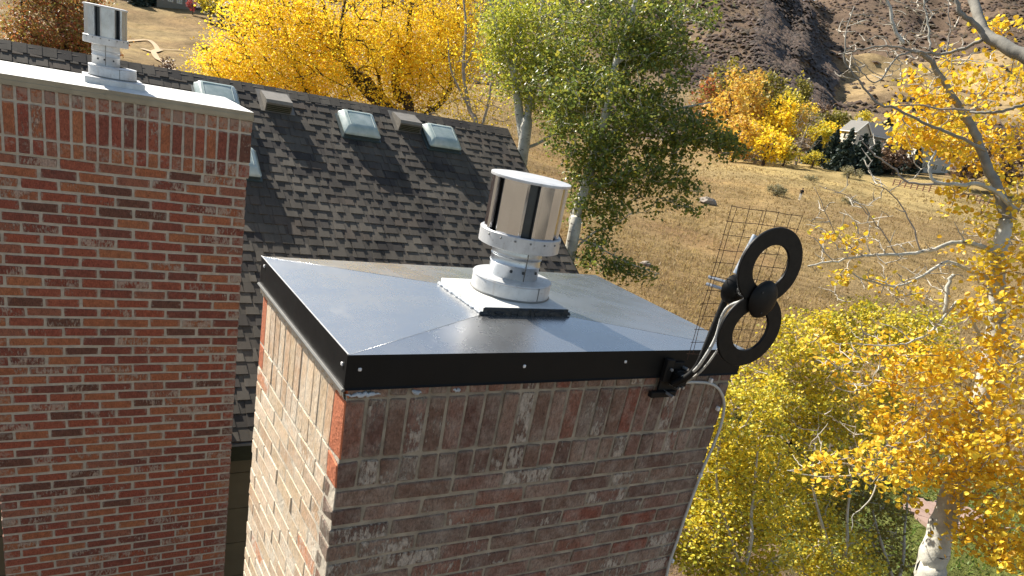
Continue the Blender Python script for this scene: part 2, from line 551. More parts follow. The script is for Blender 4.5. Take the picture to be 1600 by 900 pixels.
MAT['bark_white'] = bark_white()
MAT['bark_grey'] = simple('grey_aspen_bark', (.25, .235, .20), .85, var=.35, scale=12, bump=.5, bscale=40)
MAT['bark_dark'] = simple('dark_bark', (.055, .035, .022), .9, var=.3, scale=12, bump=.6, bscale=30)
MAT['twig'] = simple('bare_twigs', (.33, .28, .23), .85, var=.3, scale=10)
MAT['twig_pale'] = simple('pale_bare_twigs', (.44, .40, .33), .85, var=.35, scale=6)
MAT['wood'] = simple('weathered_wood', (.20, .16, .12), .9, var=.3, scale=20)
MAT['wood_red'] = simple('reddish_rail_wood', (.24, .12, .08), .9, var=.3, scale=5)
MAT['house_grey'] = simple('grey_house_siding', (.20, .185, .15), .8, var=.12, scale=2)
MAT['house_pale'] = simple('pale_house_siding', (.52, .50, .44), .8, var=.1, scale=2)
MAT['house_dark'] = simple('dark_house_siding', (.045, .055, .055), .8, var=.15, scale=2)
MAT['house_roof'] = simple('far_roof_shingle', (.10, .10, .10), .9, var=.25, scale=4)
MAT['house_roof_pale'] = simple('far_pale_roof', (.17, .165, .155), .9, var=.25, scale=4)
MAT['glass'] = simple('window_glass', (.02, .03, .035), .08, 0, .8, var=.1)
MAT['glass_pale'] = simple('sky_lit_window_glass', (.10, .13, .14), .1, 0, .9, var=.2)
MAT['trim_white'] = simple('white_trim', (.70, .69, .64), .6)
MAT['rock'] = simple('lichened_rock', (.26, .22, .18), .9, var=.4, scale=3, bump=.8, bscale=6)
MAT['jacket'] = simple('black_jacket', (.012, .012, .016), .8)
MAT['trousers'] = simple('pale_trousers', (.72, .69, .62), .8)
MAT['skin'] = simple('skin', (.45, .26, .18), .6)
MAT['path'] = simple('pale_dirt_path', (.42, .30, .17), .95, var=.2, scale=1.0)
MAT['flagstone'] = simple('pink_flagstone', (.33, .225, .18), .9, var=.25, scale=3, bump=.4, bscale=20)


def ground_mat():
    t = NT('meadow_and_hill_ground')
    tint = t.n('Attribute', _attribute_name='tint').outputs['Color']
    p = t.pos()
    n1 = t.noise(.06, 5, .6)
    n2 = t.noise(.9, 6, .7, stretch=(1.3, .8, 1))
    n3 = t.noise(9, 5, .75)
    c = t.mix(1.0, tint, t.ramp(n1, [(.3, (.66, .64, .60)), (.5, (1, 1, 1)), (.72, (1.32, 1.30, 1.16))]), 'MULTIPLY')
    c = t.mix(1.0, c, t.ramp(n2, [(.28, (.66, .64, .60)), (.5, (1, 1, 1)), (.75, (1.32, 1.30, 1.2))]), 'MULTIPLY')
    n4 = t.noise(.30, 4, .65, stretch=(1.0, .45, 1))
    c = t.mix(1.0, c, t.ramp(n4, [(.32, (.66, .66, .58)), (.45, (.95, .93, .9)), (.62, (1.12, 1.1, 1.06))]), 'MULTIPLY')
    c = t.mix(1.0, c, t.ramp(n3, [(.3, .6), (.7, 1.4)]), 'MULTIPLY')
    t.set(Base__Color=c, Roughness=.97, Specular__IOR__Level=.08)
    h = t.math('ADD', t.math('MULTIPLY', n2, 1.0), t.math('MULTIPLY', n3, .3))
    t.bump(h, 1.0, .5)
    return t.m


MAT['ground'] = ground_mat()

# ------------------------------------------------------------------ terrain
AZ = np.array([-180, -100, -40, -20, 5, 10, 20, 30, 36, 40, 43, 46, 49, 51, 53, 56, 62, 75, 100, 140, 180.0])
RR = np.array([0, 30, 60, 100, 150, 220, 300, 400, 520, 650, 800, 1000, 1300, 1700, 2600])
# elevation angle seen from the camera, degrees, columns r = 100 ... 1700
EL = {5: (-3.2, -1.4, .4, 1.5, 3, 4.5, 5.5, 6.5, 8, 9, 9), 10: (-2.8, -1.0, .95, 1.8, 3, 4.4, 5.6, 6.8, 8.5, 9.5, 9.5),
      20: (-2.8, -1.3, 0, 1, 3, 5, 7, 8.5, 9.5, 10.5, 10.5), 30: (-3.2, -1.2, 0, 1.5, 3.5, 5.5, 7, 9, 10, 11, 11),
      36: (-3.6, -1.9, -.8, .9, 2.8, 5.0, 7.2, 9, 10.5, 11, 11), 40: (-4, -2.4, -1.3, .3, 2.3, 4.8, 7.8, 9.6, 10.8, 11, 11),
      43: (-4.1, -2.5, -1.2, .4, 2.3, 4.6, 8.3, 10.2, 10.9, 11, 11), 46: (-4.1, -2.4, -.9, .8, 2.4, 4.4, 8.4, 10.2, 10.6, 10.9, 11),
      49: (-3.9, -2.1, -.5, 1.1, 2.6, 3.8, 6.9, 8.2, 8.3, 9.1, 9.2), 51: (-3.8, -1.9, -.25, 1.3, 2.8, 3.6, 5.6, 5.8, 6.4, 9.5, 9.9),
      53: (-3.8, -1.8, 0, 1.5, 2.9, 3.6, 4.2, 4.9, 6.5, 10, 11), 56: (-3.7, -1.7, .3, 1.6, 2.9, 3.7, 4.5, 5.5, 7, 10.5, 11.5),
      62: (-3.5, -1.5, .8, 1.8, 3, 3.9, 4.9, 6.2, 8, 11, 12), 75: (-3.5, -1.5, .8, 1.8, 3, 3.9, 4.9, 6.2, 8, 11, 12)}
for a in (-180, 180): EL[a] = (-4.4, -2.6, -1.6, -1, -.6, -.4, -.2, 0, .2, .3, .3)
EL[-100] = EL[140] = (-4.2, -2.2, -1, -.4, 0, .4, .8, 1.2, 1.6, 2, 2)
EL[-40] = EL[-20] = (-3.4, -1.8, -.2, 1, 2.4, 3.6, 4.6, 5.6, 6.8, 7.5, 7.5)
EL[100] = EL[75]
ZT = np.zeros((len(AZ), len(RR)))
for i, a in enumerate(AZ):
    ZT[i, :3] = (-7.0, -7.0, -6.75)
    e = EL[int(a)]
    ZT[i, 3:14] = CAM[2] + RR[3:14] * np.tan(np.radians(e))
    ZT[i, 14] = ZT[i, 13] - 80


def vnoise(x, y, s, seed=0):
    "smooth value noise"
    x = np.asarray(x) / s; y = np.asarray(y) / s
    xi = np.floor(x).astype(np.int64); yi = np.floor(y).astype(np.int64)
    fx = x - xi; fy = y - yi
    fx = fx * fx * (3 - 2 * fx); fy = fy * fy * (3 - 2 * fy)
    def h(a, b):
        n = (a * 374761393 + b * 668265263 + seed * 974711) & 0x7fffffff
        n = ((n ^ (n >> 13)) * 1274126177) & 0x7fffffff
        return (n ^ (n >> 16)) % 10007 / 10007.0
    return (h(xi, yi) * (1 - fx) + h(xi + 1, yi) * fx) * (1 - fy) + (h(xi, yi + 1) * (1 - fx) + h(xi + 1, yi + 1) * fx) * fy


def terrain(x, y):
    x = np.asarray(x, dtype=float); y = np.asarray(y, dtype=float)
    dx = x - CAM[0]; dy = y - CAM[1]
    r = np.hypot(dx, dy); a = np.degrees(np.arctan2(dx, dy))
    i = np.clip(np.searchsorted(AZ, a) - 1, 0, len(AZ) - 2)
    t = (a - AZ[i]) / (AZ[i + 1] - AZ[i]); t = np.clip(t, 0, 1); t = t * t * (3 - 2 * t)
    j = np.clip(np.searchsorted(RR, r) - 1, 0, len(RR) - 2)
    s = np.clip((r - RR[j]) / (RR[j + 1] - RR[j]), 0, 1)
    z = (ZT[i, j] * (1 - t) + ZT[i + 1, j] * t) * (1 - s) + (ZT[i, j + 1] * (1 - t) + ZT[i + 1, j + 1] * t) * s
    w = np.clip((r - 60) / 500, 0, 1)
    n = (vnoise(x, y, 14, 1) - .5) * .5 * np.clip(r / 80, 0, 1) + (vnoise(x, y, 90, 3) - .5) * 26 * w ** 1.5 + (vnoise(x, y, 38, 4) - .5) * 12 * w ** 1.5
    n += np.abs(vnoise(x, y, 55, 9) - .5) * -20 * np.clip((r - 350) / 300, 0, 1)
    return z + n


def ground_pt(px, py, r):
    d = ray(px, py)
    a = math.atan2(d[0], d[1])
    x = CAM[0] + r * math.sin(a); y = CAM[1] + r * math.cos(a)
    return np.array([x, y, float(terrain(x, y))])


def build_ground():
    az = np.radians(np.concatenate([np.arange(-180, -14, 6.0), np.arange(-14, 80, .25), np.arange(80, 181, 5.0)]))
    rr = np.concatenate([[0.0], np.geomspace(3, 60, 46), np.geomspace(61.5, 1700, 235), [2600]])
    A, Rr = np.meshgrid(az, rr, indexing='ij')
    X = CAM[0] + Rr * np.sin(A); Y = CAM[1] + Rr * np.cos(A)
    Z = terrain(X, Y)
    na, nr = A.shape
    V = np.stack([X, Y, Z], -1).reshape(-1, 3)
    ii, jj = np.meshgrid(np.arange(na - 1), np.arange(nr - 1), indexing='ij')
    v0 = (ii * nr + jj).ravel()
    F = np.stack([v0, v0 + 1, v0 + nr + 1, v0 + nr], -1)
    deg = np.degrees(A).ravel(); r = Rr.ravel()
    x, y = V[:, 0], V[:, 1]
    gold = np.array([.265, .185, .092]); gold2 = np.array([.325, .245, .125]); rust = np.array([.25, .150, .075])
    scrub = np.array([.152, .110, .082]); hillgrass = np.array([.33, .245, .135]); green = np.array([.12, .16, .04]); dirt = np.array([.24, .17, .11])
    n = vnoise(x, y, 26, 5)[:, None]; n2 = vnoise(x, y, 9, 6)[:, None]
    C = gold + (gold2 - gold) * np.clip(n * 1.3 - .2, 0, 1)
    C = C + (rust - C) * np.clip(n2 * 1.6 - .9, 0, 1)
    band = (np.clip((r - 110) / 60, 0, 1) * np.clip((215 - r) / 20, 0, 1) * np.clip((deg - 44) / 6, 0, 1))[:, None]
    C = C + (np.array([.42, .33, .15]) - C) * band * .7
    w = np.clip((r - 235 + (n[:, 0] - .5) * 60) / 50, 0, 1)[:, None]
    hg = np.clip((vnoise(x, y, 75, 8) - .56) * 7, 0, 1)[:, None]
    meadow_hill = (np.clip((deg - 51.5) / 2, 0, 1) * np.clip((r - 600) / 60, 0, 1) * np.clip((1010 - r) / 80, 0, 1))[:, None]
    low = (np.clip((r - 330) / 30, 0, 1) * np.clip((440 - r) / 40, 0, 1) * np.clip((46 - deg) / 3, 0, 1))[:, None]
    H = scrub + (hillgrass - scrub) * np.clip(hg * .32 * (1 - np.clip((r - 500) / 300, 0, 1))[:, None] + meadow_hill * 1.0 + low * .8, 0, 1)
    C = C + (H - C) * w
    # unseen ground behind the viewer, grey added for neutral vent reflections and bounce light
    back = np.clip((np.abs(deg - 30) - 62) / 12, 0, 1)[:, None]
    C = C + (np.array([.25, .225, .195]) - C) * back * .85
    # mown lawn and bare beds near the house
    lawn = (np.clip(1 - np.hypot(x - 19.5, y - 7.2) / 7.0, 0, 1) > .05)[:, None] * 1.0
    yard = np.clip(1 - (r - 26) / 8, 0, 1)[:, None]
    C = C + (dirt - C) * yard * (1 - lawn)
    C = C + (green - C) * lawn * .85
    me = mesh_np('ground', V, F.ravel(), np.full(len(F), 4), MAT['ground'], True, col=C)
    o = link('ground', me)
    tag(o, kind='structure')


build_ground()


# ------------------------------------------------------------------ leaves, trees
def leaf_mesh(name, P, size, rng, mat, shape='quad', up=.3, tintbias=0.0, clump=None):
    n = len(P)
    N = rng.normal(size=(n, 3)); N[:, 2] += up * 2 * np.sign(N[:, 2] + .01) * .5
    N /= np.linalg.norm(N, axis=1)[:, None]
    T = np.cross(N, rng.normal(size=(n, 3))); T /= np.linalg.norm(T, axis=1)[:, None]
    B = np.cross(N, T)
    s = (size * rng.uniform(.65, 1.25, n))[:, None]
    if shape == 'quad':
        V = np.stack([P - T * s * .5, P + B * s * .36 + N * s * .1, P + T * s * .5, P - B * s * .36 + N * s * .1], 1).reshape(-1, 3)
        F = np.arange(n * 4); S = np.full(n, 4)
        rn = rng.random(n)
    else:
        # rounded aspen leaf folded a little along its midrib: 2 quads
        t_, b_, f_ = T * s * .5, B * s * .5, N * s * .12
        V = np.stack([P - t_, P - t_ * .55 + b_ * .85 + f_, P + t_ * .45 + b_ * .8 + f_, P + t_ * 1.1,
                      P + t_ * .45 - b_ * .8 + f_, P - t_ * .55 - b_ * .85 + f_], 1).reshape(-1, 3)
        k = (np.arange(n) * 6)[:, None]
        F = np.concatenate([k + np.array([[0, 1, 2, 3]]), k + np.array([[0, 3, 4, 5]])], 1).ravel()
        S = np.full(n * 2, 4)
        rn = np.repeat(rng.random(n), 2)
    return mesh_np(name, V, F, S, mat, False, rnd=rn)


def ellips(rng, c, rad, n, shell=.35):
    "points in an ellipsoid, denser to its skin"
    d = rng.normal(size=(n, 3)); d /= np.linalg.norm(d, axis=1)[:, None]
    rr = rng.random(n) ** (1 / 3) * (1 - shell) + shell * rng.random(n) ** .2
    return np.asarray(c) + d * np.minimum(rr, 1)[:, None] * np.asarray(rad)


def bend(rng, a, b, k=6, wob=.12, sag=0.0):
    a, b = np.asarray(a), np.asarray(b)
    t = np.linspace(0, 1, k)[:, None]
    P = a + (b - a) * t
    L = np.linalg.norm(b - a)
    P += np.sin(t * math.pi) * rng.normal(0, wob * L, 3) * .6
    P[1:-1] += rng.normal(0, wob * L * .12, (k - 2, 3))
    P[:, 2] -= (np.sin(t * math.pi) * sag * L)[:, 0]
    return P


def connect(rng, mb, targets, skeleton, r0, r1, n=4, wob=.12, k=6):
    "a twig from each target back to the nearest point of the skeleton, growing the skeleton as it goes"
    sk = [np.asarray(q) for q in skeleton]
    for t in targets:
        S = np.array(sk)
        d = np.linalg.norm(S - t, axis=1) + np.maximum(0, S[:, 2] - t[2]) * .8
        i = int(np.argmin(d))
        P = bend(rng, S[i], t, k, wob)
        mb.tube(P, np.linspace(r0, r1, k), n, False)
        sk.extend(P[1:-1:2])
    return sk


def dens(P, k=8):
    P = np.asarray(P, dtype=float)
    out = []
    for a, b in zip(P[:-1], P[1:]):
        out.extend(a + (b - a) * t for t in np.linspace(0, 1, k, endpoint=False))
    out.append(P[-1])
    return np.array(out)


def smooth_path(P, k=6):
    "Catmull-Rom through the points"
    P = np.asarray(P, dtype=float)
    Q = np.vstack([2 * P[0] - P[1], P, 2 * P[-1] - P[-2]])
    out = []
    for i in range(1, len(Q) - 2):
        for t in np.linspace(0, 1, k, endpoint=False):
            out.append(.5 * ((2 * Q[i]) + (-Q[i - 1] + Q[i + 1]) * t + (2 * Q[i - 1] - 5 * Q[i] + 4 * Q[i + 1] - Q[i + 2]) * t * t
                             + (-Q[i - 1] + 3 * Q[i] - 3 * Q[i + 1] + Q[i + 2]) * t ** 3))
    out.append(P[-1])
    return np.array(out)


def path_px(pts, depth):
    return [dep(p[0], p[1], p[2] if len(p) > 2 else depth) for p in pts]


def crown_leaves(rng, ells, clump_r, per, gap=1.0):
    "ells: (centre, radii, number of clumps); returns leaf points and clump centres"
    cs, ps = [], []
    for c, rad, n in ells:
        q = ellips(rng, c, rad, n)
        cs.append(q)
        for k in q:
            m = max(3, int(per * rng.uniform(.5, 1.4)))
            ps.append(k + rng.normal(0, clump_r * rng.uniform(.6, 1.2), (m, 3)) * np.array([1, 1, .7]))
    return np.concatenate(ps), np.concatenate(cs)


def ell_px(px, py, rx, ry, depth, n, rd=1.2):
    "an ellipsoid given by where it shows in the photograph and how far away it stands"
    c = dep(px, py, depth)
    m = depth / F_PX
    return (c, (rx * m, max(rx * m * .9, rd) if rd is None else rd, ry * m), n)


def tree(name, label, cat, base, trunk_paths, ells, mat, leaf, per, clump, bark, seed, group=None, twigs=True, shape='quad', twig_r=.012, extra=None):
    rng = np.random.default_rng(seed)
    root = empty(name, base, label, cat, group)
    tb = MB(); sk = []
    for P, r0, r1 in trunk_paths:
        Q = smooth_path(P, 5)
        tb.tube(Q, np.linspace(r0, r1, len(Q)), 8)
        sk.extend(Q)
    tb.build('trunk', bark, root, True)
    pts, cs = crown_leaves(rng, ells, clump, per)
    if twigs:
        bb = MB()
        order = np.argsort(np.min(np.linalg.norm(cs[:, None] - np.array(sk)[None, ::3], axis=2), axis=1))
        connect(rng, bb, cs[order], sk[::2], twig_r, twig_r * .3, 4)
        o = bb.build('branches', bark if extra is None else extra, root)
        o.name = 'branch_work'; tag(o, kind='stuff')
    me = leaf_mesh('crown', pts, leaf, rng, mat, shape)
    o = link('crown', me, root)
    tag(o, kind='stuff')
    return root, pts, sk


# ------------------------------------------------------------------ chimneys
def chimney(name, label, X0, X1, Y0, Y1, zr, p, zbot, mats, mortar, seed, zcap, cap_fn, corb=0.0):
    """brick stack; zr = joint between the short rowlock course and the stretchers, p = course pitch"""
    rng = np.random.default_rng(seed)
    root = empty(name, (X0, Y0, -7.0), label, 'chimney')
    # courses: (z0, z1, kind)
    courses = [(zr + .3048, zr + .4064, 'row'), (zr + .1016, zr + .3048, 'soldier'), (zr, zr + .1016, 'row')]
    k = 0
    while zr - (k + 1) * p > zbot:
        courses.append((zr - (k + 1) * p, zr - k * p, 'str', k)); k += 1
    J = .0105 if p < .069 else .0145
    items = []          # centre, half size, facing, corner
    D = .095
    for c in courses:
        z0, z1 = c[0] + J / 2, c[1] - J / 2
        zt = min(z1, zcap - .002)
        if zt - z0 < .01: continue
        zc, hz = (z0 + zt) / 2, (zt - z0) / 2
        if c[2] != 'str':
            n = round((X1 - X0) / p); w = (X1 - X0) / n
            for i in range(n):
                corner = i in (0, n - 1)
                xa = X0 + i * w + (-corb if i == 0 else J / 2); xb = X0 + (i + 1) * w - (-corb if i == n - 1 else J / 2)
                items.append((((xa + xb) / 2, Y0 + D / 2 - corb, zc), ((xb - xa) / 2, D / 2, hz), 'f', i == 0))
            m = round((Y1 - Y0 - D) / p); w = (Y1 - Y0 - D) / m
            for i in range(m):
                items.append(((X0 + .045, Y0 + D + (i + .5) * w, zc), (.045, w / 2 - J / 2, hz), 'l', i == m - 1))
                items.append(((X1 - .045, Y0 + D + (i + .5) * w, zc), (.045, w / 2 - J / 2, hz), 'r', False))
        else:
            odd = c[3] % 2
            L = p * 3
            # front row
            x = X0 + (0 if odd else 0)
            first = True
            e = X0
            while e < X1 - .02:
                ln = (L / 2 if odd and first else L)
                ln = min(ln, X1 - e)
                if X1 - (e + ln) < .05: ln = X1 - e
                gl = 0 if first else J / 2
                gr = 0 if e + ln > X1 - 1e-6 else J / 2
                items.append((((e + gl + e + ln - gr) / 2, Y0 + D / 2, zc), ((ln - gl - gr) / 2, D / 2, hz), 'f', False))
                e += ln; first = False
            for side in ('l', 'r'):
                e = Y0 + D + J; first = True
                while e < Y1 - .02:
                    ln = (L / 2 if (not odd) and first else L)
                    ln = min(ln, Y1 - e)
                    if Y1 - (e + ln) < .05: ln = Y1 - e
                    gr = 0 if e + ln > Y1 - 1e-6 else J
                    xx = X0 + .045 if side == 'l' else X1 - .045
                    items.append(((xx, (e + e + ln - gr) / 2, zc), (.045, (ln - gr) / 2, hz), side, False))
                    e += ln; first = False
    # which are seen, largest first
    scored = []
    for it in items:
        x, y, z = project(it[0])
        vis = (-30 < x < 1630 and -30 < y < 930 and it[2] != 'r')
        if it[2] == 'l' and X0 < CAM[0]: vis = False
        a = 0
        if vis:
            if it[2] == 'f': a = it[1][0] * it[1][2] / z ** 2
            else: a = it[1][1] * it[1][2] / z ** 2 * .55
        scored.append((a, it))
    scored.sort(key=lambda q: -q[0])
    cache = {}
    rest = {}
    for i, (a, it) in enumerate(scored):
        c, h, side, corner = it
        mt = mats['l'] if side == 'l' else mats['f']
        pr = float(np.clip(rng.normal(0, .0013), -.0025, .0022))
        c = list(c)
        if side == 'f': c[1] += pr
        elif side == 'l': c[0] += pr * .8
        is_corner = corner
        if a > 0 and i < 300:
            key = (round(h[0], 3), round(h[1], 3), round(h[2], 3), rng.integers(0, 5), mt.name, is_corner)
            if key not in cache:
                V, F = chamfer(h, .0038 if side == 'f' else .0016, .0008, rng, (2.6, .8, 2.4) if side == 'f' else (.6, 2.2, 2.0))
                mb = MB().add(V, F)
                cache[key] = mb.mesh('brick', mt)
            me = cache[key]
            o = link('brick', me, root)
            put(o, c, (rng.normal(0, .004), rng.normal(0, .004), rng.normal(0, .006)))
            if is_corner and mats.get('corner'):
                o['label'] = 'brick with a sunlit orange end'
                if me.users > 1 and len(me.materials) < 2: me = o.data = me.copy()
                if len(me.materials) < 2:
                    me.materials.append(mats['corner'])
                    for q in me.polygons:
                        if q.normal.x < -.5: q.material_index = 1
        else:
            rest.setdefault(mt.name, (mt, MB()))[1].cbox(c, h, .004, .0007, rng, rng.random())
    for nm, (mt, mb) in rest.items():
        o = mb.build('bricks_beyond', mt, root)
        o.name = 'brick_work'; tag(o, kind='stuff')
    mo = .0055
    ml = mo
    mb = MB().box(X0 + ml, X1 - mo, Y0 + mo, Y1 - mo, zbot + .002, zcap - .001)
    if corb: mb.box(X0 + mo - corb, X1 - mo + corb, Y0 + mo - corb, Y0 + D, zr + .003, zcap - .0015)
    mb.build('mortar', mortar, root)
    if mats['l'] is not mats['f']:
        MB().box(X0 + .0024, X0 + .02, Y0 + .0056, Y1 - .0006, zbot + .003, zcap - .002).build('sunlit_side_mortar', MAT['mortar_pale'], root)  # paler than the front joints: sun on this side is in the colour
    mb = MB().box(X0 + .002, X1 - .002, Y0 + .002, Y1 - .002, -7.2, zbot)
    mb.build('lower_stack', mats['f'], root)
    cap_fn(root, rng)
    return root


def cap_black(root, rng):
    X0, X1, Y0, Y1 = -.012, 1.627, -.012, 1.007
    zt, zb = .4506, .3493
    px0, px1, py0, py1, zp = .570, .948, .285, .655, .4745
    cap = MB()
    o = [(X0, Y0, zt), (X1, Y0, zt), (X1, Y1, zt), (X0, Y1, zt)]
    i = [(px0, py0, zp), (px1, py0, zp), (px1, py1, zp), (px0, py1, zp)]
    # the sheet buckles a little between its creases
    cap.add(o + i, [(0, 1, 5, 4), (1, 2, 6, 5), (2, 3, 7, 6), (3, 0, 4, 7), (4, 5, 6, 7)])
    co = cap.build('cap_top', MAT['black_metal'], root)
    for k in range(4):
        MB().tube([np.array(o[k]) + (0, 0, .0001), np.array(i[k]) + (0, 0, .0001)], .0007, 6).build('crease_fold', MAT['black_metal'], co, True)
    sk = MB()
    for a, b, n in ((o[0], o[1], (0, -1)), (o[3], o[0], (-1, 0)), (o[1], o[2], (1, 0)), (o[2], o[3], (0, 1))):
        k = .004
        z2 = zb
        V = [a, b, (b[0], b[1], z2), (a[0], a[1], z2), (a[0] + n[0] * .006, a[1] + n[1] * .006, z2 - .006), (b[0] + n[0] * .006, b[1] + n[1] * .006, z2 - .006)]
        sk.add(V, [(0, 1, 2, 3), (3, 2, 5, 4)])
    s = sk.build('cap_skirt', MAT['skirt_metal'], root)
    # bright folded edge along the left top rim
    MB().tube([(X0, Y0, zt + .0015), (X0, Y1, zt + .0015)], .0022, 6).build('rim_fold', MAT['galv_pale'], root)
    MB().tube([(X0 - .004, Y0, zb - .008), (X0 - .004, Y1, zb - .008)], .006, 6).build('drip_edge', MAT['drip'], root)
    # lapped corner seam
    MB().box(X0 - .0015, X0 + .014, Y0 - .0025, Y0 - .0005, zb, zt - .002).box(X0 - .0025, X0 - .0005, Y0, Y0 + .012, zb, zt - .002).build('corner_seam', MAT['skirt_metal'], s)
    for px, py in ((562, 577), (819, 572), (977, 565), (1058, 572)):
        q = at(px, py, 1, Y0)
        MB().cbox((q[0], Y0 - .002, q[2]), (.0052, .003, .0052), .002).build('screw', MAT['cable_clip'], s)
    for px, py in ((535.5, 568.5), (414, 416)):
        q = at(px, py, 0, X0)
        MB().cbox((X0 - .002, q[1], q[2]), (.003, .006, .0055), .002).build('screw', MAT['cable_clip'], s)
    # mortar wash under the left edge, lumpy
    V, F = [], []
    n = 70
    for a in range(n + 1):
        y = .0 + .995 * a / n
        w = .012 + .009 * rng.random()
        V += [(-.004, y, .342), (-.006 - w * .4, y, .335 - .006 * rng.random()), (-.004 - w * .25, y, .318 - .014 * rng.random()), (.004, y, .300)]
    for a in range(n):
        for b in range(3):
            F.append((a * 4 + b, a * 4 + b + 1, a * 4 + b + 5, a * 4 + b + 4))
    MB().add(V, F).build('mortar_wash', MAT['mortar_pale'], root)
    for x0_, x1_ in ((-.002, .105), (.205, .238), (.345, .372)):
        n_ = max(5, int((x1_ - x0_) / .008))
        P = [(x0_ + (x1_ - x0_) * k / n_, -.0005, .322 + rng.normal(0, .0022)) for k in range(n_ + 1)]
        MB().tube(P, rng.uniform(.005, .0105, n_ + 1) * np.sin(np.linspace(.25, 2.9, n_ + 1)), 8).build('sealant_smear', MAT['caulk'], root, True)


def cap_cream(root, rng):
    X0, X1, Y0, Y1 = -1.075, .525, 3.622, 4.62
    zb, zt = .699, .757
    o = [(X0, Y0, zt), (X1, Y0, zt), (X1, Y1, zt), (X0, Y1, zt)]
    i = [(-.7, 3.8, zt + .012), (.15, 3.8, zt + .012), (.15, 4.4, zt + .012), (-.7, 4.4, zt + .012)]
    MB().add(o + i, [(0, 1, 5, 4), (1, 2, 6, 5), (2, 3, 7, 6), (3, 0, 4, 7), (4, 5, 6, 7)]).build('cap_top', MAT['white_metal'], root)
    sk = MB()
    for a, b, n in ((o[0], o[1], (0, -1)), (o[3], o[0], (-1, 0)), (o[1], o[2], (1, 0)), (o[2], o[3], (0, 1))):
        m = .5 * (zb + zt)
        V = [a, b, (b[0], b[1], m), (a[0], a[1], m), (a[0] + n[0] * .004, a[1] + n[1] * .004, m - .002), (b[0] + n[0] * .004, b[1] + n[1] * .004, m - .002),
             (b[0] + n[0] * .004, b[1] + n[1] * .004, zb), (a[0] + n[0] * .004, a[1] + n[1] * .004, zb)]
        sk.add(V, [(0, 1, 2, 3), (3, 2, 5, 4), (4, 5, 6, 7)])
    s = sk.build('cap_skirt', MAT['cream_metal'], root)
    MB().box(-.36, .525, Y0 - .0065, Y0 - .0045, zb + .006, zb + .034).build('lap_joint', MAT['cream_metal'], s)


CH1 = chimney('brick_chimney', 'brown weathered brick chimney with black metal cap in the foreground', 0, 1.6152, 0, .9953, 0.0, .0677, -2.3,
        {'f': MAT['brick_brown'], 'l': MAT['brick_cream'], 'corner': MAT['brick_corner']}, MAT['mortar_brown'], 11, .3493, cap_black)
CH2 = chimney('brick_chimney', 'tall red brick chimney with cream metal cap at the left, rising beside the shingle roof', -1.045, .5105, 3.639, 4.6, .3076, .07, -4.2,
        {'f': MAT['brick_red'], 'l': MAT['brick_red']}, MAT['mortar'], 12, .699, cap_cream, .011)


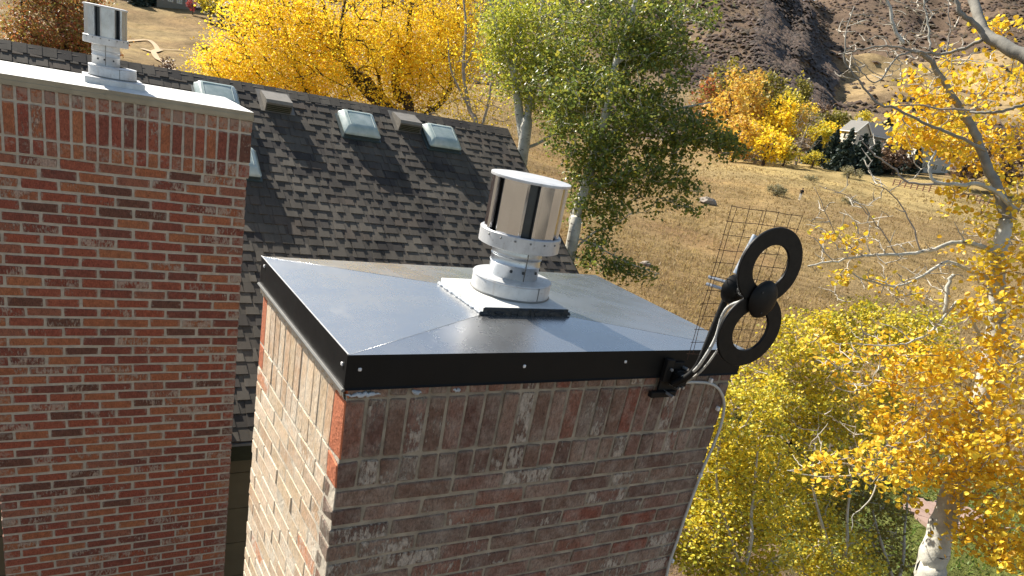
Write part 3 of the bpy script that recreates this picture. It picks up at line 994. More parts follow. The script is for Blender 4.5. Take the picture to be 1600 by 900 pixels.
# ------------------------------------------------------------------ flue vents
def flue_vent(label, c, s, zlev, plate, mats, group, seed, tar=False, n_panel=6, turn=0.0):
    "zlev: plate top, ring top, pipe top = band bottom, band top, drum top"
    rng = np.random.default_rng(seed)
    root = empty('flue_vent', (c[0], c[1], plate[4]), label, 'chimney vent', group)
    x0, x1, y0, y1, pb = plate
    z1, z2, z3, z4, z5 = zlev
    base = MB().cbox(((x0 + x1) / 2, (y0 + y1) / 2, (pb + z1) / 2), ((x1 - x0) / 2, (y1 - y0) / 2, (z1 - pb) / 2), .003)
    bp = base.build('base_plate', MAT['white_metal'] if tar else MAT['galv_pale'], root)
    if tar:
        mb = MB()
        mb.cbox(((x0 + x1) / 2, y0 - .001, pb + .0145), ((x1 - x0) / 2 + .002, .004, .0158), .002)
        n = 17
        for k in range(n):
            x = x0 + (x1 - x0) * (k + rng.random()) / n
            mb.cbox((x, y0 - .003, pb + .0125 + rng.normal(0, .0008)), ((x1 - x0) / n * rng.uniform(.3, 1.1), .0035 + rng.random() * .003, rng.uniform(.005, .0165)), .003, .0012, rng)
        mb.build('black_sealant', MAT['tar'], bp)
        mb = MB()
        P = [(x0 - .004 + rng.normal(0, .0018), y0 + (y1 - y0) * k / 40, pb + .008 + rng.normal(0, .0012)) for k in range(41)]
        mb.tube(P, rng.uniform(.0035, .008, 41), 8)
        mb.build('white_sealant', MAT['caulk'], bp, True)
        mb = MB()
        P = [(x1 + .002 + rng.normal(0, .001), y0 + (y1 - y0) * .45 * k / 12, pb + .005) for k in range(13)]
        mb.tube(P, rng.uniform(.004, .008, 13), 8)
        mb.build('white_sealant', MAT['caulk'], bp, True)
    r_ring, r_pipe, r_band, r_drum = [q * s for q in mats['radii']]
    cr = mats.get('ring_c', c)
    MB().lathe([(r_ring, z1), (r_ring, z2 - .012 * s), (r_ring - .002, z2 - .008 * s), (r_ring + .002, z2 - .004 * s), (r_ring, z2), (r_pipe * .98, z2 + .004)], (cr[0], cr[1], 0), 56).build(
        'storm_collar', mats['ring'], root, True, 30)
    h = z3 - z2
    prof = [(r_pipe, z2), (r_pipe, z2 + h * .42), (r_pipe + .003, z2 + h * .45), (r_pipe, z2 + h * .48), (r_pipe, z2 + h * .66), (r_pipe + .0035, z2 + h * .69), (r_pipe, z2 + h * .72),
            (r_pipe + .002, z2 + h * .78), (r_pipe, z2 + h * .84), (r_pipe * .98, z3 + .02)]
    pp = MB().lathe(prof, (c[0], c[1], 0), 56).build('pipe', mats['pipe'], root, True, 40)
    for a in (-100, -62, -128):
        t = R(a)
        MB().cbox((c[0] + r_pipe * math.cos(t), c[1] + r_pipe * math.sin(t), z2 + h * .3), (.005, .005, .005), .002).build('rivet', MAT['dark_steel'], pp)
    MB().lathe([(r_pipe * .9, z3 + .004), (r_band - .004, z3), (r_band, z3 + .002), (r_band, z4 - .003), (r_band - .003, z4), (r_drum * .93, z4 - .004)], (c[0], c[1], 0), 64).build(
        'lower_band', mats['band'], root, True, 30)
    for k in range(9):
        t = R(-170 + 21 * k)
        MB().cbox((c[0] + r_band * math.cos(t), c[1] + r_band * math.sin(t), (z3 + z4) / 2 + .012 * s), (.0035, .0035, .0035), .0015).build('rivet', MAT['drip'], pp)
    t = R(-96)
    MB().tube([(c[0] + (r_pipe + .001) * math.cos(t), c[1] + (r_pipe + .001) * math.sin(t), z2 + .004), (c[0] + (r_pipe + .001) * math.cos(t), c[1] + (r_pipe + .001) * math.sin(t), z3)], .0022, 5).build('seam', MAT['drip'], pp)
    t = R(-78)
    MB().tube([(cr[0] + r_ring * math.cos(t), cr[1] + r_ring * math.sin(t), z1 + .001), (cr[0] + r_ring * math.cos(t), cr[1] + r_ring * math.sin(t), z2 - .003)], .002, 5).build('seam', MAT['drip'], pp)
    MB().lathe([(r_ring + .001, z1 - .0005), (r_ring + .004, z1 + .0035), (r_ring + .001, z1 + .007)], (cr[0], cr[1], 0), 56).build('sealant_bead', MAT['drip'], bp, True)
    # inner cylinder, seen through the gaps
    MB().lathe([(r_drum * .80, z4 - .01), (r_drum * .80, z5 - .006)], (c[0], c[1], 0), 48).build('inner_cylinder', MAT['dark_steel'], root, True)
    # curved baffle panels, each with a folded flange on both edges
    step = 2 * math.pi / n_panel
    for k in range(n_panel):
        a = turn + k * step
        w = step * .37
        mb = MB()
        A = [a - w, a - w * .98, a - w * .82, a - w * .78, a, a + w * .78, a + w * .82, a + w * .98, a + w]
        rr = [r_drum * q for q in (.86, .955, 1.0, .985, .995, .985, 1.0, .955, .86)]
        V = [(c[0] + q * math.cos(t), c[1] + q * math.sin(t), z) for z in (z4 - .004, z5 - .004) for q, t in zip(rr, A)]
        m = len(A)
        mb.add(V, [(i, i + 1, m + i + 1, m + i) for i in range(m - 1)])
        mb.build('baffle_panel', mats['panel'], root)
    MB().lathe([(0.001, z5 + .004), (r_drum * .9, z5 + .003), (r_drum * 1.045, z5), (r_drum * 1.05, z5 - .004), (r_drum * 1.045, z5 - .009), (r_drum * .97, z5 - .0095)], (c[0], c[1], 0), 64).build(
        'top_disc', mats['top'], root, True, 25)
    return root


flue_vent('round steel chimney vent with white base plate, standing on the black chimney cap', (.808, .50), 1.0, (.501, .563, .682, .738, .936),
          (.580, .945, .290, .645, .470), dict(radii=(.153, .096, .155, .1435), ring=MAT['galv_pale'], pipe=MAT['galv'], band=MAT['galv_pale'], panel=MAT['steel'], top=MAT['galv_pale']),
          'round metal chimney vents', 3, True, 6, R(-84))
flue_vent('round pale grey chimney vent standing on the cream cap of the red chimney', (-.333, 4.0), 1.0, (.806, .875, 1.0, 1.047, 1.226),
          (-.465, -.123, 3.80, 4.14, .752), dict(radii=(.140, .081, .131, .122), ring=MAT['galv_pale'], pipe=MAT['galv_pale'], band=MAT['galv_pale'], panel=MAT['galv'], top=MAT['galv_pale'], ring_c=(-.296, 3.985)),
          'round metal chimney vents', 4, False, 6, R(-88))


# ------------------------------------------------------------------ shingled house
TH = R(31.4)
YE, ZE = 4.15, -2.07
YR = 8.66
ZR = ZE + (YR - YE) * math.tan(TH)
SL = (YR - YE) / math.cos(TH)
XL, XR = -5.0, 5.50
house = empty('house', (0.5, 4.4, -7.0), 'house with dark grey shingle gable roof and olive siding between the two chimneys', 'house')


def roofp(x, s, h=0.0):
    "point on the roof: s metres up the slope from the eave, h off its surface"
    return np.array([x, YE + s * math.cos(TH) - h * math.sin(TH), ZE + s * math.sin(TH) + h * math.cos(TH)])


def build_house():
    rng = np.random.default_rng(5)
    # deck, walls
    mb = MB()
    V = [roofp(XL, 0, -.02), roofp(XR, 0, -.02), roofp(XR, SL, -.02), roofp(XL, SL, -.02)]
    yb = 2 * YR - YE
    V += [(XR, yb, ZE - .02), (XL, yb, ZE - .02)]
    V2 = [np.array(v) - np.array((0, 0, .14)) for v in V]
    mb.add(V + V2, [(0, 1, 2, 3), (3, 2, 4, 5), (7, 6, 9, 8), (8, 9, 11, 10), (0, 6, 7, 1), (5, 4, 10, 11), (1, 7, 8, 2), (2, 8, 10, 4), (0, 3, 9, 6), (3, 5, 11, 9)])
    mb.build('roof_deck', MAT['shingle'], house)
    wy = YE + .35
    mb = MB()
    x0, x1 = XL + .3, XR - .3
    y1 = yb - .35
    zw = ZE - .12
    apex = ZR - .25
    mb.add([(x0, wy, -7.2), (x1, wy, -7.2), (x1, y1, -7.2), (x0, y1, -7.2), (x0, wy, zw), (x1, wy, zw), (x1, y1, zw), (x0, y1, zw), (x1, YR, apex), (x0, YR, apex)],
           [(0, 1, 5, 4), (1, 2, 6, 8, 5), (2, 3, 7, 6), (3, 0, 4, 9, 7)])
    w = mb.build('wall', MAT['siding'], house)
    # siding sheets on the wall behind the chimneys
    for k in range(10):
        z1_ = zw - k * .40
        MB().box(x0, x1, wy - .014, wy - .002, z1_ - .392, z1_).build('siding_panel', MAT['siding'], w)
    MB().box(XL, XR, YE + .02, wy - .016, ZE - .16, ZE - .145).build('soffit', MAT['trim_dark'], house)
    MB().box(XL, XR, YE - .005, YE + .02, ZE - .19, ZE - .035).build('fascia', MAT['trim_dark'], house)
    MB().box(XL, XR, YE - .02, YE + .01, ZE - .034, ZE - .012).build('drip_edge', MAT['drip'], house)
    # rake board down the gable edge
    V = []
    for s in (0, SL):
        for (dx, h) in ((-.01, .0), (.03, .0), (.03, -.16), (-.01, -.16)):
            V.append(roofp(XR + dx, s, h))
    MB().add(V, [(0, 1, 5, 4), (1, 2, 6, 5), (2, 3, 7, 6), (3, 0, 4, 7), (0, 3, 2, 1), (4, 5, 6, 7)]).build('rake_board', MAT['trim_dark'], house)

    # shingles
    E_ = .1452
    nrow = int(SL / E_) + 1
    TB, TT = .0030, .0100
    pieces = []
    for i in range(nrow):
        s0 = i * E_
        x = -3.2 - rng.random() * .33
        while x < XR:
            ln = .3335
            xe = min(x + ln, XR + .012)
            if xe - x > .03: pieces.append((x, xe, s0, i))
            x += ln
    def geo(x, xe, s0, rng, ln_s):
        V, F = [], []
        def wedge(a, b, sa, sb, ha, hb, hlow, slant=0.0):
            k = len(V)
            for (xx, dd) in ((a, slant), (b, -slant)):
                V.extend([(xx, sa, ha), (xx + dd, sb, hb), (xx + dd, sb, hlow), (xx, sa, hlow)])
            F.extend([(k, k + 4, k + 5, k + 1), (k, k + 3, k + 7, k + 4), (k, k + 1, k + 2, k + 3), (k + 4, k + 7, k + 6, k + 5)])
        lift = rng.uniform(0, .0016)
        wedge(x + .001, xe - .001, s0, s0 + ln_s, TB * 2 + lift, TB * .5, -.004)
        a = x + rng.uniform(.0, .06)
        while a < xe - .04:
            b = min(a + rng.uniform(.09, .17), xe - .001)
            sj = s0 - rng.uniform(0, .004)
            wedge(a, b, sj, s0 + ln_s, TB * 2 + TT + lift, TB * .5 + TT * .25, .001, .006)
            a = b + rng.uniform(.05, .11)
        return [roofp(v[0], v[1], v[2]) for v in V], F
    sc = []
    for pz in pieces:
        x_, y_, z_ = project(roofp((pz[0] + pz[1]) / 2, pz[2] + E_ / 2))
        a = 0
        if 372 < x_ < 1000 and 60 < y_ < 720 and (y_ < 430 or x_ < 415):
            a = 1 / z_ ** 3
        sc.append((a, pz))
    sc.sort(key=lambda q: -q[0])
    rest = MB()
    for k, (a, pz) in enumerate(sc):
        V, F = geo(pz[0], pz[1], pz[2], rng, min(E_ + .045, SL - pz[2]))
        if k < 300 and a > 0:
            MB().add(V, F, rng.random()).build('shingle', MAT['shingle'], house)
        else:
            rest.add(V, F, rng.random())
    o = rest.build('shingle_field', MAT['shingle'], house); tag(o, kind='stuff')
    # back slope
    mb = MB()
    for i in range(nrow):
        s = i * E_
        def rb(x, s, h):
            q = roofp(x, s, h); return (q[0], 2 * YR - q[1], q[2])
        e = min(s + E_ + .03, SL)
        mb.add([rb(XL, s, .012), rb(XR, s, .012), rb(XR, e, .003), rb(XL, e, .003), rb(XL, s, -.01), rb(XR, s, -.01)], [(1, 0, 3, 2), (0, 1, 5, 4)], rng.random())
    o = mb.build('back_shingles', MAT['shingle'], house); tag(o, kind='stuff')
    # ridge caps
    x = -3.0
    while x < XR:
        w = .165; ln = .20
        h0, h1 = .0165 + rng.random() * .002, .0115
        V = []
        for xx, h in ((x, h1), (min(x + ln, XR + .015), h0)):
            a = roofp(xx, SL - w, h); t = np.array([xx, YR, ZR + h / math.cos(TH) - .001]); b = np.array([a[0], 2 * YR - a[1], a[2]])
            V += [a, t, b, a - (0, 0, .012), b - (0, 0, .012)]
        MB().add(V, [(0, 5, 6, 1), (1, 6, 7, 2), (0, 3, 8, 5), (2, 7, 9, 4), (5, 8, 3, 0), (5, 6, 7, 9, 8)], rng.random()).build('ridge_shingle', MAT['shingle'], house)
        x += .143


build_house()


def on_roof_mesh(mb_fn, x, s, name, mat, parent, smooth=False, sharp=30):
    "mesh modelled flat (x right, y up-slope, z off the roof), turned onto the slope"
    mb = MB(); mb_fn(mb)
    V = np.concatenate(mb.v)
    W = np.array([roofp(x + v[0], s + v[1], v[2]) for v in V])
    me = mesh_np(name, W, [i for q in mb.f for i in q], [len(q) for q in mb.f], mat, smooth)
    if smooth: me.set_sharp_from_angle(angle=R(sharp))
    return link(name, me, parent)


def s_of(px, py, h=0.0):
    "x and distance up the slope of the photograph's pixel on the plane h above the roof"
    n = np.array((0, -math.sin(TH), math.cos(TH)))
    P0 = roofp(0, 0, h)
    d = ray(px, py)
    q = CAM + d * ((P0 - CAM) @ n) / (d @ n)
    return q[0], (q[1] - P0[1]) / math.cos(TH)


def loft(mb, sections, cap=True):
    k = len(sections[0])
    V = [p for s_ in sections for p in s_]
    F = []
    for i in range(len(sections) - 1):
        for j in range(k):
            m = (j + 1) % k
            F.append((i * k + j, i * k + m, (i + 1) * k + m, (i + 1) * k + j))
    if cap: F.append(tuple((len(sections) - 1) * k + j for j in range(k)))
    mb.add(V, F)


def rrect(hx, hy, r, z, n=4):
    out = []
    for cx, cy, a0 in ((hx - r, hy - r, 0), (-hx + r, hy - r, 90), (-hx + r, -hy + r, 180), (hx - r, -hy + r, 270)):
        for k in range(n + 1):
            a = R(a0 + 90 * k / n)
            out.append((cx + r * math.cos(a), cy + r * math.sin(a), z))
    return out


def skylight(px, py, label, hx=.24, hy=.215):
    x, s = s_of(px, py, .13)
    q = roofp(x, s)
    root = empty('skylight', q, label, 'skylight', 'domed skylights near the roof ridge')
    def curb(mb): loft(mb, [rrect(hx + .03, hy + .03, .02, .0), rrect(hx + .03, hy + .03, .02, .025), rrect(hx + .008, hy + .008, .02, .03), rrect(hx + .004, hy + .004, .02, .075)], True)
    on_roof_mesh(curb, x, s, 'curb', MAT['dome_frame'], root)
    def dome(mb): loft(mb, [rrect(hx + .012, hy + .012, .03, .072), rrect(hx + .012, hy + .012, .03, .088), rrect(hx - .004, hy - .004, .035, .105), rrect(hx - .030, hy - .030, .04, .150),
                            rrect(hx - .055, hy - .055, .045, .163), rrect(hx - .12, hy - .11, .05, .167)], True)
    on_roof_mesh(dome, x, s, 'dome', MAT['dome'], root, True, 50)
    def ribs(mb):
        for sgn in (-1, 1):
            mb.tube([(sgn * (hx - .075), -hy + .08, .167), (sgn * (hx - .075), hy - .08, .167)], .004, 4)
        mb.tube([(-hx + .075, hy - .08, .167), (hx - .075, hy - .08, .167)], .004, 4)
    on_roof_mesh(ribs, x, s, 'dome_rib', MAT['dome'], root)
    return root


skylight(563, 190, 'pale domed skylight in the middle, between the two small brown roof vents')
skylight(692, 210, 'pale domed skylight nearest the right end of the roof')
skylight(341, 147, 'pale domed skylight rising just behind the cream chimney cap')
skylight(370, 246, 'lower pale domed skylight half hidden behind the red brick chimney')


def roof_vent(px, py, label):
    x, s = s_of(px, py, .07)
    root = empty('roof_vent', roofp(x, s), label, 'roof vent', 'slant-back box vents on the roof')
    hx = .165
    def hood(mb):
        # slant back: high at the downhill front
        F_ = [(-hx, -.17, .0), (-hx, -.17, .135), (-hx, -.14, .162), (-hx, .17, .055), (-hx, .19, .01)]
        G_ = [(hx, y, z) for _, y, z in F_]
        mb.add(F_ + G_, [(0, 1, 6, 5), (1, 2, 7, 6), (2, 3, 8, 7), (3, 4, 9, 8), (0, 4, 3, 2, 1), (5, 6, 7, 8, 9)])
    on_roof_mesh(hood, x, s, 'hood', MAT['vent_brown'], root)
    def lou(mb):
        for k in range(4): mb.box(-hx + .015, hx - .015, -.176, -.1705, .015 + k * .026, .029 + k * .026)
    on_roof_mesh(lou, x, s, 'louvre', MAT['trim_dark'], root)
    def fl(mb): mb.box(-hx - .05, hx + .05, -.19, .24, .012, .018)
    on_roof_mesh(fl, x, s, 'flashing', MAT['vent_brown'], root)


roof_vent(432, 156, 'small grey brown box vent near the ridge, left of the middle skylight')
roof_vent(636, 188, 'small grey brown box vent near the ridge, between the two right-hand skylights')


# ------------------------------------------------------------------ antenna
def antenna():
    root = empty('tv_antenna', (1.22, -.02, .34), 'black figure-eight TV antenna with rusty wire grid, clamped to the corner of the near chimney', 'antenna')
    cx = 1.250
    ry = -.30
    for zc, nm in ((.854, 'upper'), (.637, 'lower')):
        mb = MB()
        n = 56
        V, F = [], []
        prof = [(1.0, -.003), (1.0, .003), (.985, .0055), (.575, .0055), (.56, .003), (.56, -.003), (.575, -.0055), (.985, -.0055)]
        m = len(prof)
        for i in range(n):
            a = 2 * math.pi * i / n
            for q, dy in prof: V.append((cx + .146 * q * math.cos(a), ry + dy, zc + .127 * q * math.sin(a)))
        for i in range(n):
            for j in range(m):
                F.append((i * m + j, i * m + (j + 1) % m, ((i + 1) % n) * m + (j + 1) % m, ((i + 1) % n) * m + j))
        mb.add(V, F).build('loop', MAT['black_plastic'], root, True, 40)
    # hub: a shallow dome facing the camera side, and the balun dome on the reflector
    def domey(c, r, depth, name, k=-1):
        V, F = [], []
        n, m = 32, 6
        for i in range(m + 1):
            t = i / m * math.pi / 2
            for j in range(n):
                a = 2 * math.pi * j / n
                V.append((c[0] + r * math.cos(t) * math.cos(a), c[1] + k * depth * math.sin(t), c[2] + r * math.cos(t) * math.sin(a)))
        for i in range(m):
            for j in range(n):
                F.append((i * n + j, i * n + (j + 1) % n, (i + 1) * n + (j + 1) % n, (i + 1) * n + j))
        F.append(tuple(range(n)))
        return MB().add(V, F).build(name, MAT['black_plastic'], root, True, 50)
    domey((1.250, -.312, .748), .064, .022, 'hub')
    for a in (20, 140, 260):
        q = (1.250 + .042 * math.cos(R(a)), -.326, .748 + .042 * math.sin(R(a)))
        MB().tube([q, (q[0], q[1] - .004, q[2])], .0035, 8).build('screw', MAT['dark_steel'], root)
    h2 = at(1143.5, 451, 1, -.15)
    domey(h2, .052, .05, 'balun_housing')
    MB().tube([(1.250, -.30, .748), (1.262, -.22, .742), (h2[0], -.15, h2[2])], .017, 10).build('boom', MAT['black_plastic'], root, True, 40)
    # bolts at the reflector
    for dz in (-.012, .014):
        MB().tube([h2 + (-.03, .09, dz), h2 + (.0, .02, dz)], .006, 6).build('clamp_bolt', MAT['galv'], root)
    # mast: from the wall bracket out and up
    mast = smooth_path([at(1052, 600, 1, -.06), at(1072, 590, 1, -.10), at(1090, 572, 1, -.12), at(1104, 540, 1, -.125), at(1121, 498, 1, -.125), at(1147, 436, 1, -.125)], 6)
    mm = MB().tube(mast, .0125, 12).build('mast', MAT['black_plastic'], root, True, 40)
    t0 = at(1150, 428, 1, -.125); t1 = at(1181, 368, 1, -.125)
    MB().tube([t0, t1], .0125, 12).build('mast_tip', MAT['galv'], root, True, 40)
    # reflector grid
    g = MB()
    y = -.10
    x0, x1, z0, z1 = 1.222, 1.585, .470, 1.001
    xs = [x0, x0 + .018, x0 + .085, x0 + .155, x0 + .172, x0 + .235, x0 + .30, x1]
    rg_ = np.random.default_rng(66)
    for x in xs:
        zz = np.linspace(z0 - (.02 if x in (x0, xs[4]) else 0), z1 + rg_.uniform(0, .006), 7)
        g.tube([(x + rg_.normal(0, .0014), y + rg_.normal(0, .002), z) for z in zz], .0012, 5)
    n = 12
    for k in range(n):
        z = z1 - (z1 - z0) * k / (n - 1)
        g.tube([(x, y - .003 + rg_.normal(0, .0015), z + rg_.normal(0, .0014)) for x in np.linspace(x0 - .012, x1 + rg_.uniform(-.002, .008), 6)], .0012, 5)
    g.build('reflector_grid', MAT['wire'], root)
    # bracket on the wall
    b = at(1045, 592, 1, -.012)
    br = MB()
    br.cbox((b[0], -.018, b[2] + .01), (.05, .006, .062), .002)
    br.cbox((b[0] + .015, -.045, b[2] + .012), (.022, .026, .028), .004)
    br.cbox((b[0] - .03, -.028, b[2] - .052), (.062, .012, .012), .003)
    br.cbox((b[0] + .05, -.035, b[2] + .035), (.05, .010, .010), .003)
    br.cbox((b[0] - .04, -.03, b[2] + .045), (.018, .012, .045), .003)
    bo = br.build('wall_bracket', MAT['black_plastic'], root)
    for dx, dz in ((-.035, .052), (.045, .052), (-.02, -.045), (.02, -.01), (.0, -.012)):
        MB().tube([(b[0] + dx, -.02, b[2] + dz), (b[0] + dx, -.078 if dz < 0 else -.05, b[2] + dz)], .006, 6).build('bolt', MAT['galv'], bo)
    # coax down to the wall
    p = smooth_path([at(1172, 458, 1, -.28), at(1160, 470, 1, -.24), at(1140, 478, 1, -.19), at(1128, 495, 1, -.17), at(1118, 528, 1, -.165), at(1100, 560, 1, -.16), at(1084, 580, 1, -.12), at(1062, 591, 1, -.06)], 6)
    MB().tube(p, .006, 8).build('cable', MAT['cable'], root, True)
    p = smooth_path([at(1168, 466, 1, -.27), at(1152, 478, 1, -.22), at(1142, 494, 1, -.19), at(1130, 530, 1, -.18), at(1112, 560, 1, -.17), at(1093, 582, 1, -.13), at(1070, 598, 1, -.05), at(1058, 600, 1, -.03)], 6)
    MB().tube(p, .0042, 8).build('cable', MAT['cable'], root, True)


antenna()


def wall_cable():
    y = -.012
    p = smooth_path([at(*q, 1, y) for q in ((1060, 598), (1085, 597), (1108, 599), (1122, 607), (1130, 622), (1131, 640), (1126, 665), (1114, 697), (1100, 728), (1088, 760), (1072, 803), (1058, 845), (1046, 880))]
                    + [np.array([1.602, y, z]) for z in (-.75, -1.2, -2.0, -2.28)], 6)
    root = empty('cable_run', (1.602, y, -2.28), 'pale cable clipped to the wall, running down the right corner of the near chimney', 'cable')
    MB().tube(p, .0060, 8).build('cable', MAT['cable'], root, True)
    for q in ((1110, 594), (1121, 638), (1094, 742), (1050, 876)):
        c = at(*q, 1, y)
        MB().cbox((c[0], y - .002, c[2]), (.006, .008, .009), .002).build('clip', MAT['cable_clip'], root)


wall_cable()


# ------------------------------------------------------------------ trees close by
def gz(p): return (float(p[0]), float(p[1]), float(terrain(p[0], p[1])))


def yellow_cottonwood():
    D = 24.0
    b = dep(640, 240, D)
    base = gz(b)
    P0 = np.array(base)
    tr = [
        ([P0, dep(612, 215, D), dep(592, 165, D), dep(575, 128, D), dep(548, 108, D), dep(520, 60, D), dep(498, -20, D)], .30, .05),
        ([dep(592, 165, D), dep(560, 132, D), dep(540, 95, D - 1), dep(533, 40, D - 1), dep(550, -60, D)], .14, .03),
        ([P0 + (.8, .4, 0), dep(640, 190, D), dep(622, 150, D), dep(618, 112, D), dep(636, 88, D), dep(640, 20, D), dep(650, -60, D)], .22, .05),
        ([dep(640, 190, D), dep(600, 150, D + 1), dep(590, 112, D + 1), dep(574, 70, D + 1)], .10, .03),
        ([dep(612, 215, D), dep(500, 170, D), dep(470, 120, D), dep(448, 60, D), dep(430, -10, D)], .14, .03),
        ([dep(612, 215, D), dep(690, 160, D), dep(705, 120, D), dep(700, 60, D)], .12, .03)]
    E = [ell_px(*q, D + dz, n, rd) for (q, dz, n, rd) in (
        ((600, 0, 150, 110), 0, 260, 3.2), ((450, 70, 110, 80), 0, 190, 2.6), ((370, 110, 55, 40), 0, 60, 1.6), ((350, 120, 40, 30), 0, 26, 1.2),
        ((560, 110, 120, 70), 0, 190, 2.8), ((680, 100, 70, 80), 0, 110, 2.0), ((430, 20, 70, 60), 0, 70, 2.2), ((640, 60, 110, 80), 1, 120, 2.4), ((720, 45, 40, 45), 0, 34, 1.2))]
    tree('cottonwood_tree', 'large golden yellow tree in full leaf rising behind the shingle roof', 'tree', base, tr, E, MAT['leaf_gold'], .085, 76, .36, MAT['bark_dark'], 21, twig_r=.02)
    # sparse half-bare tree between the golden and the green one
    D = 21.0
    b = gz(dep(748, 250, D)); P0 = np.array(b)
    tr = [([P0, dep(742, 235, D), dep(733, 170, D), dep(724, 110, D), dep(728, 40, D), dep(720, -30, D)], .09, .02),
          ([dep(742, 235, D), dep(765, 150, D), dep(772, 60, D), dep(764, -20, D)], .05, .015), ([dep(733, 170, D), dep(705, 110, D), dep(700, 60, D)], .04, .012),
          ([dep(724, 110, D), dep(745, 60, D), dep(752, 10, D)], .04, .012)]
    E = [ell_px(*q, D, n, rd) for (q, n, rd) in (((735, 120, 50, 90), 70, 1.0), ((770, 150, 45, 55), 46, .9), ((765, 50, 30, 50), 14, .9), ((700, 190, 45, 25), 22, .9))]
    tree('aspen_tree', 'thin half-bare tree with sparse yellow leaves between the golden tree and the green aspen', 'tree', b, tr, E, MAT['leaf_gold'], .075, 14, .26, MAT['twig'], 22, twig_r=.012)


yellow_cottonwood()


def green_aspens():
    D = 13.2
    b = gz(dep(836, 300, D)); P0 = np.array(b)
    tr = [([P0, dep(816, 246, D), dep(817, 215, D), dep(812, 180, D), dep(806, 130, D), dep(803, 95, D), dep(812, 45, D), dep(795, -10, D)], .115, .04),
          ([dep(816, 246, D), dep(823, 195, D), dep(828, 150, D), dep(833, 110, D), dep(842, 50, D), dep(850, -20, D)], .085, .03),
          ([dep(820, 232, D), dep(845, 222, D), dep(878, 200, D), dep(905, 176, D), dep(940, 158, D)], .030, .012),
          ([dep(806, 130, D), dep(785, 70, D), dep(770, 20, D), dep(758, -20, D)], .035, .015)]
    E = [ell_px(*q, D, n, rd) for (q, n, rd) in (((845, 60, 70, 70), 130, 1.2), ((800, 100, 42, 55), 60, .8), ((870, 140, 70, 60), 110, 1.2), ((800, 20, 50, 40), 46, .9), ((765, 75, 22, 30), 10, .5))]
    tree('aspen_tree', 'light green aspen with forked white trunk growing just past the right end of the roof', 'tree', b, tr, E, MAT['leaf_greenlight'], .064, 36, .16, MAT['bark_white'], 31, twig_r=.009)
    D = 11.6
    b = gz(dep(885, 460, D)); P0 = np.array(b)
    tr = [([P0, dep(889, 405, D), dep(897, 345, D), dep(915, 290, D), dep(934, 220, D), dep(950, 165, D), dep(962, 100, D), dep(985, 30, D), dep(1000, -30, D)], .105, .035),
          ([dep(915, 290, D), dep(945, 285, D), dep(985, 275, D), dep(1030, 262, D)], .03, .010),
          ([dep(934, 220, D), dep(990, 190, D), dep(1060, 170, D), dep(1110, 160, D)], .035, .010),
          ([dep(962, 100, D), dep(1020, 60, D), dep(1075, 25, D)], .03, .01),
          ([dep(891, 395, D), dep(930, 362, D), dep(955, 355, D), dep(990, 330, D)], .02, .006),
          ([dep(893, 370, D), dep(925, 380, D), dep(945, 392, D), dep(985, 412, D), dep(1030, 428, D)], .016, .005)]
    E = [ell_px(*q, D + dz, n, rd) for (q, dz, n, rd) in (
        ((930, 60, 80, 80), .5, 150, 1.1), ((990, 40, 80, 60), .3, 130, 1.1), ((1075, 18, 55, 26), 0, 44, .7), ((1045, 70, 45, 30), 0, 40, .7),
        ((940, 170, 90, 60), 0, 190, 1.1), ((1010, 120, 60, 45), 0, 90, .9), ((1020, 195, 80, 44), 0, 120, .9), ((1085, 205, 62, 30), 0, 76, .7), ((1125, 228, 36, 20), 0, 26, .5), ((880, 120, 60, 60), .6, 80, .8), ((1000, 75, 60, 50), .3, 70, .8),
        ((975, 255, 60, 40), 0, 80, .8), ((925, 300, 46, 42), 0, 62, .7), ((1040, 262, 52, 30), 0, 44, .6), ((1075, 310, 30, 24), 0, 22, .4), ((930, 335, 35, 28), 0, 26, .5), ((990, 300, 50, 30), 0, 30, .5), ((935, 250, 55, 40), 0, 60, .7),
        ((940, 400, 38, 42), 0, 34, .5), ((985, 425, 42, 14), 0, 26, .35), ((900, 215, 50, 35), 0, 46, .8))]
    tree('aspen_tree', 'dark green leafy aspen leaning right over the meadow behind the near chimney cap', 'tree', b, tr, E, MAT['leaf_green'], .068, 21, .100, MAT['bark_white'], 32, twig_r=.007)


green_aspens()


def rusty_tree():
    D = 17.0
    b = gz(dep(95, 150, D)); P0 = np.array(b)
    tr = [([P0, dep(118, 130, D), dep(112, 95, D), dep(98, 50, D), dep(85, 0, D), dep(80, -60, D)], .12, .04), ([dep(118, 130, D), dep(70, 80, D), dep(40, 30, D), dep(30, -20, D)], .07, .02),
          ([dep(112, 95, D), dep(140, 40, D), dep(150, -20, D)], .06, .02)]
    E = [ell_px(*q, D, n, rd) for (q, n, rd) in (((85, 30, 62, 58), 230, 1.6), ((60, 85, 70, 26), 120, 1.2), ((130, 70, 40, 70), 130, 1.2), ((90, -30, 80, 50), 120, 1.6), ((22, 45, 26, 14), 26, .8))]
    tree('rusty_tree', 'red and rust coloured tree behind the left chimney cap', 'tree', b, tr, E, MAT['leaf_rust'], .066, 42, .19, MAT['bark_dark'], 41, twig_r=.012)


rusty_tree()


